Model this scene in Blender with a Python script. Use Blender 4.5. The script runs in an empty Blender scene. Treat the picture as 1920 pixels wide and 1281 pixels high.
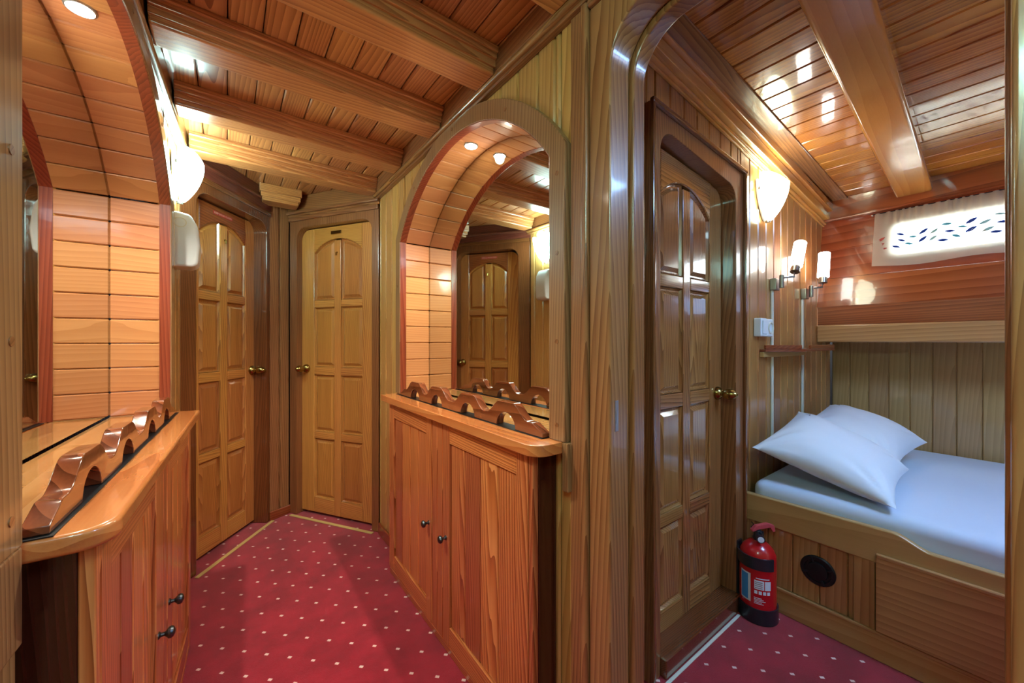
import bpy, bmesh, math, random
from mathutils import Vector, Matrix
random.seed(7)
PI = math.pi
sc = bpy.context.scene
C = sc.collection

# ------------------------------------------------------------------ materials
def srgb(h):
    h = h.lstrip('#')
    r = []
    for i in (0, 2, 4):
        c = int(h[i:i+2], 16) / 255
        r.append(c / 12.92 if c <= .04045 else ((c + .055) / 1.055) ** 2.4)
    return (r[0], r[1], r[2], 1)

def nt(name):
    m = bpy.data.materials.new(name); m.use_nodes = True
    t = m.node_tree
    return m, t, t.nodes['Principled BSDF']

def setin(node, **kw):
    for k, v in kw.items():
        node.inputs[k.replace('_', ' ')].default_value = v

def wood(name, light, mid, dark, ring=40, rough=.3, coat=.6, contrast=.75, tonevar=.35, knots=0.0):
    m, t, b = nt(name)
    N, L = t.nodes, t.links
    at = N.new('ShaderNodeAttribute'); at.attribute_name = 'gr'
    tn = N.new('ShaderNodeAttribute'); tn.attribute_name = 'tone'
    mp = N.new('ShaderNodeMapping'); mp.inputs['Scale'].default_value = (1, 1, .05)
    L.new(at.outputs['Vector'], mp.inputs['Vector'])
    # slow wander of the heart so the rings open into long arches
    nz = N.new('ShaderNodeTexNoise'); setin(nz, Scale=5.0, Detail=1.0, Roughness=.4)
    L.new(mp.outputs[0], nz.inputs['Vector'])
    sub = N.new('ShaderNodeVectorMath'); sub.operation = 'SUBTRACT'; sub.inputs[1].default_value = (.5, .5, .5)
    L.new(nz.outputs['Color'], sub.inputs[0])
    scl = N.new('ShaderNodeVectorMath'); scl.operation = 'SCALE'; scl.inputs['Scale'].default_value = .11
    L.new(sub.outputs[0], scl.inputs[0])
    add = N.new('ShaderNodeVectorMath'); add.operation = 'ADD'
    L.new(mp.outputs[0], add.inputs[0]); L.new(scl.outputs[0], add.inputs[1])
    wv = N.new('ShaderNodeTexWave'); wv.wave_type = 'BANDS'; wv.bands_direction = 'DIAGONAL'; wv.wave_profile = 'SAW'
    setin(wv, Scale=ring * 1.15, Distortion=3.0, Detail=1.0)
    wv.inputs['Detail Scale'].default_value = .8
    L.new(add.outputs[0], wv.inputs['Vector'])
    # fibres
    mf = N.new('ShaderNodeMapping'); mf.inputs['Scale'].default_value = (1, 1, .03)
    L.new(at.outputs['Vector'], mf.inputs['Vector'])
    fb = N.new('ShaderNodeTexNoise'); setin(fb, Scale=260.0, Detail=3.0, Roughness=.6)
    L.new(mf.outputs[0], fb.inputs['Vector'])
    bl = N.new('ShaderNodeTexNoise'); setin(bl, Scale=24.0, Detail=3.0)
    L.new(mp.outputs[0], bl.inputs['Vector'])
    cr = N.new('ShaderNodeValToRGB')
    e = cr.color_ramp.elements
    e[0].position = .05; e[0].color = srgb(light)
    e[1].position = .97; e[1].color = srgb(dark)
    x = e.new(.6); x.color = srgb(mid)
    fac = N.new('ShaderNodeMath'); fac.operation = 'MULTIPLY'; fac.inputs[1].default_value = contrast
    L.new(wv.outputs['Fac'], fac.inputs[0])
    f2 = N.new('ShaderNodeMath'); f2.operation = 'MULTIPLY_ADD'; f2.inputs[1].default_value = .35
    L.new(fb.outputs['Fac'], f2.inputs[0]); L.new(fac.outputs[0], f2.inputs[2])
    f3 = N.new('ShaderNodeMath'); f3.operation = 'MULTIPLY_ADD'; f3.inputs[1].default_value = .55
    L.new(bl.outputs['Fac'], f3.inputs[0]); L.new(f2.outputs[0], f3.inputs[2])
    f4 = N.new('ShaderNodeMath'); f4.operation = 'SUBTRACT'; f4.inputs[1].default_value = .38
    L.new(f3.outputs[0], f4.inputs[0])
    L.new(f4.outputs[0], cr.inputs['Fac'])
    # each board its own tone
    hs = N.new('ShaderNodeHueSaturation')
    mr = N.new('ShaderNodeMapRange'); mr.inputs['To Min'].default_value = 1 - tonevar; mr.inputs['To Max'].default_value = 1 + tonevar * .7
    L.new(tn.outputs['Fac'], mr.inputs['Value'])
    L.new(mr.outputs[0], hs.inputs['Value'])
    mh = N.new('ShaderNodeMapRange'); mh.inputs['To Min'].default_value = .492; mh.inputs['To Max'].default_value = .508
    L.new(tn.outputs['Fac'], mh.inputs['Value']); L.new(mh.outputs[0], hs.inputs['Hue'])
    L.new(cr.outputs[0], hs.inputs['Color'])
    col = hs.outputs[0]
    if knots:
        mk = N.new('ShaderNodeMapping'); mk.inputs['Scale'].default_value = (1, 1, .45)
        L.new(at.outputs['Vector'], mk.inputs['Vector'])
        vo = N.new('ShaderNodeTexVoronoi'); setin(vo, Scale=5.0)
        L.new(mk.outputs[0], vo.inputs['Vector'])
        kr = N.new('ShaderNodeMapRange'); kr.inputs['From Min'].default_value = .03 * knots; kr.inputs['From Max'].default_value = .09 * knots
        kr.inputs['To Min'].default_value = 1; kr.inputs['To Max'].default_value = 0
        L.new(vo.outputs['Distance'], kr.inputs['Value'])
        mx = N.new('ShaderNodeMix'); mx.data_type = 'RGBA'
        L.new(kr.outputs[0], mx.inputs['Factor']); L.new(col, mx.inputs[6]); mx.inputs[7].default_value = srgb('#4a2008')
        col = mx.outputs[2]
    L.new(col, b.inputs['Base Color'])
    bp = N.new('ShaderNodeBump'); setin(bp, Strength=.10, Distance=.002)
    wn = N.new('ShaderNodeTexNoise'); setin(wn, Scale=28.0, Detail=1.0)
    L.new(at.outputs['Vector'], wn.inputs['Vector'])
    L.new(wn.outputs['Fac'], bp.inputs['Height'])
    L.new(bp.outputs[0], b.inputs['Coat Normal'])
    L.new(bp.outputs[0], b.inputs['Normal'])
    setin(b, Roughness=rough, Coat_Weight=coat, Coat_Roughness=.045 if coat >= 1 else .09)
    return m

def plain(name, col, rough=.5, metal=0, coat=0, emit=None, es=0, noise=0, **kw):
    m, t, b = nt(name)
    setin(b, Base_Color=srgb(col), Roughness=rough, Metallic=metal, Coat_Weight=coat)
    if emit:
        b.inputs['Emission Color'].default_value = srgb(emit); b.inputs['Emission Strength'].default_value = es
    if noise:
        N, L = t.nodes, t.links
        tc = N.new('ShaderNodeTexCoord')
        n = N.new('ShaderNodeTexNoise'); setin(n, Scale=40.0, Detail=4.0)
        L.new(tc.outputs['Object'], n.inputs['Vector'])
        h = N.new('ShaderNodeHueSaturation'); h.inputs['Color'].default_value = srgb(col)
        mr = N.new('ShaderNodeMapRange'); mr.inputs['To Min'].default_value = 1 - noise; mr.inputs['To Max'].default_value = 1 + noise
        L.new(n.outputs['Fac'], mr.inputs['Value']); L.new(mr.outputs[0], h.inputs['Value'])
        L.new(h.outputs[0], b.inputs['Base Color'])
    for k, v in kw.items():
        b.inputs[k.replace('_', ' ')].default_value = v
    return m

M = {}
M['pine'] = wood('pine_varnished', '#d8994f', '#c07f3f', '#8f5223', ring=44, tonevar=.10)
M['pine_panel'] = wood('pine_door_panel', '#cb8a48', '#b27236', '#86481e', ring=60, tonevar=.12)
M['door_dark'] = wood('dark_varnished_door', '#a87444', '#8e5c33', '#63391b', ring=44, tonevar=.12, rough=.2, coat=1)
M['darkred'] = wood('dark_red_lintel', '#70382a', '#55261c', '#351410', ring=40, tonevar=.1, contrast=.5)
M['board'] = wood('pine_wall_board', '#cfa05e', '#bf8d4c', '#9a6a34', ring=30, tonevar=.12)
M['cabin_board'] = wood('cabin_wall_board', '#b9824c', '#a26c3a', '#784823', ring=34, tonevar=.12)
M['hull_board'] = wood('berth_lining_board', '#b99562', '#a58150', '#86623a', ring=26, tonevar=.07, contrast=.5)
M['ceil'] = wood('ceiling_plank', '#c28250', '#a5663a', '#7a4120', ring=36, tonevar=.14)
M['cabin_ceil'] = wood('cabin_ceiling_plank', '#d08a3c', '#b06c2a', '#7a4216', ring=36, tonevar=.16, rough=.22, coat=1)
M['beam'] = wood('ceiling_beam_wood', '#ca8c54', '#b27242', '#864c26', ring=40, tonevar=.1, knots=1.0)
M['cabin_beam'] = wood('cabin_beam_wood', '#d09048', '#bf7f3a', '#9c6226', ring=14, tonevar=.06, contrast=.45, rough=.22, coat=1)
M['trim'] = wood('brown_trim', '#9c6a40', '#85532e', '#5c3418', ring=40, tonevar=.1)
M['arch'] = wood('arch_frame_wood', '#a88358', '#926c44', '#6e4a28', ring=40, tonevar=.06)
M['jamb'] = wood('doorway_jamb_wood', '#a4734a', '#8d5b38', '#683a1c', ring=40, tonevar=.1)
M['mahog'] = wood('mahogany', '#9a4f2c', '#7c3517', '#4d1d0c', ring=30, tonevar=.12, contrast=.6)
M['hullmahog'] = wood('hull_mahogany', '#a5522c', '#8c401f', '#642812', ring=7, tonevar=.14, contrast=.6, rough=.2, coat=1)
M['darkmahog'] = wood('dark_mahogany', '#4a2014', '#361409', '#1d0a05', ring=50, tonevar=.1, contrast=.5, rough=.25)
M['brownframe'] = wood('dark_brown_frame', '#7a4526', '#5f3119', '#3d1c0d', ring=50, tonevar=.1, contrast=.5, rough=.2, coat=1)
M['fir'] = wood('red_fir_board', '#d58752', '#b86034', '#863a1b', ring=46, tonevar=.32, contrast=.85)
M['top'] = wood('countertop_wood', '#d98a4e', '#c26c38', '#92471f', ring=16, tonevar=.05, contrast=.55, coat=1, rough=.25)
M['rail'] = wood('fiddle_rail_wood', '#8c4c2c', '#6c361d', '#44200f', ring=20, tonevar=.1, rough=.15, coat=1)
M['tile'] = wood('alcove_lining_wood', '#cc8e5a', '#bc7c4b', '#9c5e36', ring=30, tonevar=.08, contrast=.5)
M['deck'] = wood('alcove_shelf_wood', '#d8a564', '#c99350', '#a4713a', ring=20, tonevar=.04, contrast=.5, coat=1, rough=.2)
M['drawer'] = wood('berth_drawer_wood', '#bb8858', '#a67346', '#7c4f2c', ring=18, tonevar=.05, contrast=.6)
M['berth'] = wood('berth_front_wood', '#c29a62', '#b0854e', '#8e6636', ring=14, tonevar=.06, contrast=.5)
M['brass'] = plain('aged_brass', '#a08a50', .22, 1)
M['nickel'] = plain('brushed_nickel', '#9a9288', .3, 1)
M['pewter'] = plain('pewter_knob_metal', '#5d6468', .35, 1)
M['steel'] = plain('steel_plate', '#b8bcc0', .35, 1)
M['white'] = plain('white_plastic', '#dfe6e8', .35)
M['white2'] = plain('ivory_plastic', '#d9d8c6', .45)
M['black'] = plain('black_rubber', '#0e1316', .4)
M['dark'] = plain('dark_gap', '#120a06', .8)
M['bluegrey'] = plain('extinguisher_bracket', '#1a232b', .35, coat=.3)
M['red'] = plain('extinguisher_red', '#c3141c', .25, coat=.5)
M['pinkred'] = plain('extinguisher_lever', '#c0484e', .4)
M['labelw'] = plain('label_white', '#d9e2ee', .5)
M['labelb'] = plain('label_blue', '#3d8fd6', .5)
M['labeld'] = plain('label_print', '#7c2a3a', .5)
M['signred'] = plain('sign_red', '#b03a30', .4)
M['signtext'] = plain('sign_text', '#e6b0a0', .5)
M['glass'] = plain('window_glass', '#ffffff', .05, Transmission_Weight=1.0, IOR=1.1)
M['leafblue'] = plain('leaf_print_blue', '#27408c', .9)
M['leafteal'] = plain('leaf_print_teal', '#58a8b4', .9)
M['leafpale'] = plain('leaf_print_pale', '#a8cfc2', .9)
M['leafred'] = plain('leaf_print_red', '#a8483c', .9)
M['mark'] = plain('stitched_mark', '#23303c', .9)
M['strip'] = plain('threshold_strip', '#c8ac6a', .4, 0)

def cloth(name, col, transl=0):
    m, t, b = nt(name)
    N, L = t.nodes, t.links
    tc = N.new('ShaderNodeTexCoord')
    n = N.new('ShaderNodeTexNoise'); setin(n, Scale=9.0, Detail=3.0)
    L.new(tc.outputs['Object'], n.inputs['Vector'])
    bp = N.new('ShaderNodeBump'); setin(bp, Strength=.25, Distance=.01)
    L.new(n.outputs['Fac'], bp.inputs['Height']); L.new(bp.outputs[0], b.inputs['Normal'])
    setin(b, Base_Color=srgb(col), Roughness=.85)
    b.inputs['Sheen Weight'].default_value = .2
    if transl:
        tr = N.new('ShaderNodeBsdfTranslucent'); tr.inputs['Color'].default_value = srgb(col)
        tp = N.new('ShaderNodeBsdfTransparent')
        m1 = N.new('ShaderNodeMixShader'); m1.inputs[0].default_value = transl
        m2 = N.new('ShaderNodeMixShader'); m2.inputs[0].default_value = .22
        out = N['Material Output']
        L.new(b.outputs[0], m1.inputs[1]); L.new(tr.outputs[0], m1.inputs[2])
        L.new(m1.outputs[0], m2.inputs[1]); L.new(tp.outputs[0], m2.inputs[2])
        L.new(m2.outputs[0], out.inputs['Surface'])
    return m
M['linen'] = cloth('white_cotton', '#dfe6ee')
M['sheet'] = cloth('white_sheet', '#ccd8e8')
M['curtain'] = cloth('cream_sheer_curtain', '#e6d9bd', .55)

def glow(name, col, s, base='#ffffff'):
    return plain(name, base, .3, emit=col, es=s)
M['shade_cool'] = glow('lit_frosted_glass_cool', '#c6f4f0', 26)
M['fill_shade_aft'] = glow('aft_fill_glass', '#a8f4ec', 30)  # glass of the extra wall light added aft for fill
M['shade_warm'] = glow('lit_frosted_glass', '#f4ffdc', 5.5)
M['tube'] = glow('lit_tube_glass', '#fffaf0', 6)
M['frost'] = plain('frosted_glass', '#cfe0d2', .3, Transmission_Weight=.3)
M['bulb'] = glow('downlight_bulb', '#fff6e0', 60)
M['fill_glow'] = glow('passage_fill_glow', '#c8ecff', 5)  # glow of the fill panel added over the passage
M['fill_glow2'] = glow('cabin_fill_glow', '#96c4ff', 16)  # bluish glow of the fill panel added in the cabin

def mirror_mat():
    return plain('mirror_silver', '#d8dcd8', .015, 1)
M['mirror'] = mirror_mat()

def carpet():
    m, t, b = nt('red_dotted_carpet')
    N, L = t.nodes, t.links
    tc = N.new('ShaderNodeTexCoord')
    mp = N.new('ShaderNodeMapping'); mp.vector_type = 'TEXTURE'
    mp.inputs['Location'].default_value = (.4668, 1.532, 0)
    mp.inputs['Rotation'].default_value = (0, 0, math.radians(-45))
    mp.inputs['Scale'].default_value = (.0972, .0972, 1)
    L.new(tc.outputs['Object'], mp.inputs['Vector'])
    a5 = N.new('ShaderNodeVectorMath'); a5.operation = 'ADD'; a5.inputs[1].default_value = (.5, .5, 0)
    L.new(mp.outputs[0], a5.inputs[0])
    fr = N.new('ShaderNodeVectorMath'); fr.operation = 'FRACTION'; L.new(a5.outputs[0], fr.inputs[0])
    s5 = N.new('ShaderNodeVectorMath'); s5.operation = 'SUBTRACT'; s5.inputs[1].default_value = (.5, .5, 0)
    L.new(fr.outputs[0], s5.inputs[0])
    ab = N.new('ShaderNodeVectorMath'); ab.operation = 'ABSOLUTE'; L.new(s5.outputs[0], ab.inputs[0])
    sx = N.new('ShaderNodeSeparateXYZ'); L.new(ab.outputs[0], sx.inputs[0])
    def lt(sock, v):
        n = N.new('ShaderNodeMath'); n.operation = 'LESS_THAN'; n.inputs[1].default_value = v
        L.new(sock, n.inputs[0]); return n
    c1 = lt(sx.outputs['X'], .075); c2 = lt(sx.outputs['Y'], .05)
    mu = N.new('ShaderNodeMath'); mu.operation = 'MULTIPLY'
    L.new(c1.outputs[0], mu.inputs[0]); L.new(c2.outputs[0], mu.inputs[1])
    n1 = N.new('ShaderNodeTexNoise'); setin(n1, Scale=6.0, Detail=5.0, Roughness=.65)
    L.new(tc.outputs['Object'], n1.inputs['Vector'])
    cr = N.new('ShaderNodeValToRGB')
    cr.color_ramp.elements[0].position = .35; cr.color_ramp.elements[0].color = srgb('#8c0d22')
    cr.color_ramp.elements[1].position = .68; cr.color_ramp.elements[1].color = srgb('#b01a31')
    L.new(n1.outputs['Fac'], cr.inputs[0])
    mx = N.new('ShaderNodeMix'); mx.data_type = 'RGBA'
    L.new(mu.outputs[0], mx.inputs['Factor']); L.new(cr.outputs[0], mx.inputs[6]); mx.inputs[7].default_value = srgb('#f0cfc4')
    L.new(mx.outputs[2], b.inputs['Base Color'])
    n2 = N.new('ShaderNodeTexNoise'); setin(n2, Scale=500.0, Detail=2.0)
    L.new(tc.outputs['Object'], n2.inputs['Vector'])
    bp = N.new('ShaderNodeBump'); setin(bp, Strength=.6, Distance=.004)
    L.new(n2.outputs['Fac'], bp.inputs['Height']); L.new(bp.outputs[0], b.inputs['Normal'])
    setin(b, Roughness=.95); b.inputs['Specular IOR Level'].default_value = .1
    b.inputs['Sheen Weight'].default_value = .3
    return m
M['carpet'] = carpet()

# ------------------------------------------------------------------ mesh builder
_bc = {}
def bev_box(dx, dy, dz, b, seg):
    key = (round(dx, 4), round(dy, 4), round(dz, 4), round(b, 4), seg)
    if key not in _bc:
        bm = bmesh.new(); bmesh.ops.create_cube(bm, size=1)
        for v in bm.verts: v.co = Vector((v.co.x * dx, v.co.y * dy, v.co.z * dz))
        b = min(b, min(dx, dy, dz) * .45)
        if b > 0:
            bmesh.ops.bevel(bm, geom=bm.edges[:], offset=b, segments=seg, profile=.5, affect='EDGES', clamp_overlap=True)
        bm.verts.index_update()
        _bc[key] = ([v.co.copy() for v in bm.verts], [[v.index for v in f.verts] for f in bm.faces])
        bm.free()
    return _bc[key]

class MB:
    def __init__(s): s.v = []; s.f = []; s.g = []; s.t = []; s.mi = []
    def add(s, vs, fs, g=2, T=None, tone=None, mi=0):
        o = len(s.v); off = Vector((random.random() * 6, random.random() * 6, random.random() * 6))
        tone = random.random() if tone is None else tone
        for p in vs:
            p = Vector(p)
            q = (p.y, p.z, p.x) if g == 0 else ((p.x, p.z, p.y) if g == 1 else (p.x, p.y, p.z))
            s.g.append(Vector(q) + off); s.t.append(tone)
            s.v.append(T @ p if T else p)
        for f in fs: s.f.append([i + o for i in f]); s.mi.append(mi)
        return s
    def box(s, x0, x1, y0, y1, z0, z1, g=2, b=.002, seg=1, T=None, tone=None, mi=0):
        if x1 < x0: x0, x1 = x1, x0
        if y1 < y0: y0, y1 = y1, y0
        if z1 < z0: z0, z1 = z1, z0
        vs, fs = bev_box(x1 - x0, y1 - y0, z1 - z0, b, seg)
        c = Vector(((x0 + x1) / 2, (y0 + y1) / 2, (z0 + z1) / 2))
        return s.add([p + c for p in vs], fs, g, T, tone, mi)
    def prism(s, poly, w0, w1, ax='xz', g=2, b=.002, seg=1, T=None, tone=None, mi=0):
        """poly in the two axes named, extruded w0..w1 along the third"""
        bm = bmesh.new()
        def P(a, c, w):
            return {'xz': (a, w, c), 'yz': (w, a, c), 'xy': (a, c, w)}[ax]
        A = [bm.verts.new(P(p[0], p[1], w0)) for p in poly]
        B = [bm.verts.new(P(p[0], p[1], w1)) for p in poly]
        bm.faces.new(A); bm.faces.new(B[::-1])
        n = len(poly)
        for i in range(n):
            j = (i + 1) % n
            bm.faces.new((A[j], A[i], B[i], B[j]))
        bmesh.ops.recalc_face_normals(bm, faces=bm.faces[:])
        if b > 0:
            es = [e for e in bm.edges if len(e.link_faces) == 2 and e.calc_face_angle(0) > .6]
            bmesh.ops.bevel(bm, geom=es, offset=b, segments=seg, profile=.5, affect='EDGES', clamp_overlap=True)
        bm.verts.index_update()
        vs = [v.co.copy() for v in bm.verts]; fs = [[v.index for v in f.verts] for f in bm.faces]
        bm.free()
        return s.add(vs, fs, g, T, tone, mi)
    def lathe(s, prof, n=24, T=None, g=2, cap=True, tone=.5, mi=0):
        vs = []; fs = []
        for r, z in prof:
            for k in range(n):
                a = 2 * PI * k / n; vs.append((r * math.cos(a), r * math.sin(a), z))
        m = len(prof)
        for i in range(m - 1):
            for k in range(n):
                j = (k + 1) % n
                fs.append([i * n + k, i * n + j, (i + 1) * n + j, (i + 1) * n + k])
        if cap:
            fs.append(list(range(n))[::-1]); fs.append([(m - 1) * n + k for k in range(n)])
        return s.add(vs, fs, g, T, tone, mi)
    def tube(s, pts, r, n=12, tone=.5, mi=0):
        pts = [Vector(p) for p in pts]; vs = []; fs = []
        up = Vector((0, 0, 1))
        for i, p in enumerate(pts):
            d = (pts[min(i + 1, len(pts) - 1)] - pts[max(i - 1, 0)]).normalized()
            u = d.cross(up if abs(d.z) < .9 else Vector((1, 0, 0))).normalized(); w = d.cross(u)
            for k in range(n):
                a = 2 * PI * k / n; vs.append(p + (u * math.cos(a) + w * math.sin(a)) * r)
        for i in range(len(pts) - 1):
            for k in range(n):
                j = (k + 1) % n
                fs.append([i * n + k, i * n + j, (i + 1) * n + j, (i + 1) * n + k])
        fs.append(list(range(n))); fs.append([(len(pts) - 1) * n + k for k in range(n)][::-1])
        return s.add(vs, fs, 2, None, tone, mi)
    def build(s, name, mat, parent=None, sharp=32, smooth=True, loc=None):
        me = bpy.data.meshes.new(name)
        me.from_pydata([tuple(p) for p in s.v], [], s.f)
        a = me.attributes.new('gr', 'FLOAT_VECTOR', 'POINT')
        a.data.foreach_set('vector', [c for p in s.g for c in p])
        a = me.attributes.new('tone', 'FLOAT', 'POINT'); a.data.foreach_set('value', s.t)
        mats = mat if isinstance(mat, (list, tuple)) else [mat]
        for m in mats: me.materials.append(M[m] if isinstance(m, str) else m)
        if len(mats) > 1: me.polygons.foreach_set('material_index', s.mi)
        bm = bmesh.new(); bm.from_mesh(me); bmesh.ops.recalc_face_normals(bm, faces=bm.faces[:]); bm.to_mesh(me); bm.free()
        if smooth:
            me.polygons.foreach_set('use_smooth', [True] * len(me.polygons))
            me.set_sharp_from_angle(angle=math.radians(sharp))
        me.update()
        o = bpy.data.objects.new(name, me); C.objects.link(o)
        if smooth:
            wn = o.modifiers.new('weighted', 'WEIGHTED_NORMAL'); wn.weight = 90; wn.keep_sharp = True
        if parent: o.parent = parent
        if loc: o.location = loc
        return o

def rT(loc=(0, 0, 0), rx=0, ry=0, rz=0):
    return Matrix.Translation(loc) @ Matrix.Rotation(rz, 4, 'Z') @ Matrix.Rotation(ry, 4, 'Y') @ Matrix.Rotation(rx, 4, 'X')

def thing(name, label, cat, loc=(0, 0, 0), rz=0, group=None):
    o = bpy.data.objects.new(name, None); C.objects.link(o)
    o.location = loc; o.rotation_euler = (0, 0, rz); o.empty_display_size = .05
    o['label'] = label; o['category'] = cat
    if group: o['group'] = group
    return o
def tag(o, label, cat, group=None, kind=None):
    o['label'] = label; o['category'] = cat
    if group: o['group'] = group
    if kind: o['kind'] = kind
    return o
def struct(o, label, cat='wall'):
    o['kind'] = 'structure'; o['label'] = label; o['category'] = cat
    return o

# ------------------------------------------------------------------ main dimensions (x across, y along the passage, z up)
XR, XL = .77, -.19           # faces of the right and left passage walls
YD = .80                     # face of the cabin's forward wall
ZC = 2.20                    # passage ceiling
ZT = .92                     # countertop height
HX = 3.37                    # hull lining beside the berth
YA = -1.30                   # aft end
def cz(x): return 2.11 + (3.15 - x) * .085    # cabin ceiling height
def crown_z(x): return 2.20 - (x - 1.05) * .116

# ------------------------------------------------------------------ shell
b = MB(); b.box(-1.2, 3.7, YA - .1, 3.6, -.06, 0, b=0)
struct(b.build('floor', 'carpet'), 'red carpet with small cream dots', 'floor')
b = MB()
x = -1.1
while x < 1.0:
    w = .092
    b.box(x, x + w - .003, YA, 3.5, ZC, ZC + .02, g=1, b=.0045)
    x += w
struct(b.build('ceiling', 'ceil'), 'plank ceiling over the passage between the beams', 'ceiling')
b = MB()
b.box(-1.2, .86, YA - .1, 3.6, ZC + .02, ZC + .06, b=0)
b.box(.86, 3.7, YA - .1, 3.6, 2.42, 2.46, b=0)
b.box(.80, .86, YA - .1, 3.6, ZC + .02, 2.46, b=0)
b.box(-1.2, 3.7, 3.5, 3.6, 0, 2.46, b=0)
b.box(-1.3, -1.2, YA - .1, 3.6, 0, 2.46, b=0)
b.box(3.7, 3.75, YA - .1, 3.6, 0, 1.60, b=0)
b.box(3.7, 3.75, YA - .1, 3.6, 2.14, 2.46, b=0)
b.box(3.7, 3.75, .62, 3.6, 1.6, 2.14, b=0)
b.box(3.7, 3.75, YA - .1, -.40, 1.6, 2.14, b=0)
struct(b.build('wall_outer', 'darkmahog', smooth=False), 'outer shell added behind the wall linings to keep sky light out')  # closed shell added so sky light enters only by the window
b = MB()
x = -1.1
while x < 3.4:
    b.box(x, x + .097, YA - .02, YA, 0, 2.42, b=.004); x += .1
struct(b.build('wall_aft', 'board'), 'boarded wall behind the viewer')

# cabin ceiling: long planks running along y, following the camber
b = MB()
g0 = 1.177
k = -4
while True:
    x0 = g0 + k * .093; x1 = x0 + .090; k += 1
    if x0 > 3.28: break
    x0 = max(x0, .80)
    b.prism([(x0, cz(x0)), (x1, cz(x1)), (x1, cz(x1) + .02), (x0, cz(x0) + .02)], YA, YD + .04, g=1, b=.004)
struct(b.build('ceiling_cabin', 'cabin_ceil'), 'glossy plank ceiling sloping over the berth', 'ceiling')
b = MB(); b.prism([(.82, cz(.82) + .02), (3.5, cz(3.5) + .02), (3.5, cz(3.5) + .03), (.82, cz(.82) + .03)], YA, YD + .04, b=0)
struct(b.build('ceiling_backing', 'dark'), 'dark backing seen in the gaps of the cabin ceiling', 'ceiling')

# ------------------------------------------------------------------ arch geometry
def arch_pts(y0, y1, zs, rise, off=0, n=24):
    h = (y1 - y0) / 2; R = (h * h + rise * rise) / (2 * rise); yc = (y0 + y1) / 2; zc = zs + rise - R
    a = math.asin(h / R)
    return [(yc + (R + off) * math.sin(t), zc + (R + off) * math.cos(t)) for t in [a - 2 * a * i / n for i in range(n + 1)]], (yc, zc, R, a)
def arch_z(y, y0, y1, zs, rise, off=0):
    h = (y1 - y0) / 2; R = (h * h + rise * rise) / (2 * rise) + off; yc = (y0 + y1) / 2; zc = zs + rise - R + off
    d = R * R - (y - yc) ** 2
    return zc + math.sqrt(d) if d > 0 else None

ZS, RISE = 1.735, .31
NR = (.823, 2.013)      # right alcove opening
NL = NR                 # the left alcove mirrors the right one; its wall is turned a little
TL = Matrix.Translation((XL, 2.2, 0)) @ Matrix.Rotation(-math.atan(.042), 4, 'Z') @ Matrix.Translation((-XL, -2.2, 0))
def left(o):
    m_ = TL @ (Matrix.Translation(o.location) @ Matrix.Rotation(o.rotation_euler.z, 4, 'Z'))
    o.location = m_.translation; o.rotation_euler = (0, 0, m_.to_euler().z)
    return o

def boarded_wall(name, xf, sgn, ya, yb, niche, ztop, label, pitch=.1, holes=()):
    """vertical boards on a wall face at xf; sgn +1: wall body to +x"""
    m = MB(); y = ya
    xa, xb = sorted((xf, xf + sgn * .018))
    edges = []
    while y < yb - 1e-4:
        e = min(y + pitch, yb); edges.append((y, e)); y = e
    for (a, e) in edges:
        cuts = [a, e]
        for q in niche:
            if a < q < e: cuts.append(q)
        cuts.sort()
        for i in range(len(cuts) - 1):
            p, q = cuts[i], cuts[i + 1]; p += .0018; q -= .0018
            if q - p < .012: continue
            mid = (p + q) / 2
            if niche[0] < mid < niche[1]:
                z1 = arch_z(max(p, niche[0] + .002), *niche, ZS, RISE, .02); z2 = arch_z(min(q, niche[1] - .002), *niche, ZS, RISE, .02)
                m.prism([(p, z1), (q, z2), (q, ztop), (p, ztop)], xa, xb, 'yz', g=2, b=.0055)
                m.box(xa, xb, p, q, 0, ZT - .04, b=.0055)
            else:
                m.box(xa, xb, p, q, 0, ztop, b=.0055)
    o = m.build(name, 'board')
    return struct(o, label)

boarded_wall('wall_right', XR, 1, .70, 2.42, NR, 2.10, 'yellowish pine boarding of the passage wall round the right alcove')
left(boarded_wall('wall_left', XL, -1, YA, 2.455, NL, 2.10, 'pine boarding of the passage wall round the left alcove'))
b = MB()
for (a, e) in ((-1.3, -1.2), (-1.2, -1.1), (-1.1, -1.0), (-1.0, -.9), (-.9, -.8), (-.8, -.7), (-.7, -.6), (-.6, -.5), (-.5, -.4), (-.4, -.3), (-.3, -.2), (-.2, -.055)):
    b.box(XR, XR + .018, a + .001, e - .001, 0, 2.10, b=.004)
b.box(XR + .02, XR + .06, YA, -.06, 0, 2.42, b=0)
b.box(XR + .02, XR + .06, -.06, .70, 2.06, 2.42, b=0)
struct(b.build('wall_right_aft', 'board'), 'boarding beside the near jamb of the cabin doorway')
b = MB()
b.box(XR + .02, .80, .66, NR[0] - .02, 0, 2.20, b=0)
b.box(.94, .96, NR[0] - .1, 2.2, 0, 2.20, b=0)
b.box(XR + .02, .94, 2.06, 2.08, 0, 2.2, b=0)
b.box(XR + .02, .94, NR[0] - .06, NR[0] - .03, 0, 2.2, b=0)
b.box(.965, 1.95, YD + .115, YD + .13, 0, 2.42, b=0)
struct(b.build('wall_core', 'dark'), 'hidden core between passage and cabin')

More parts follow.
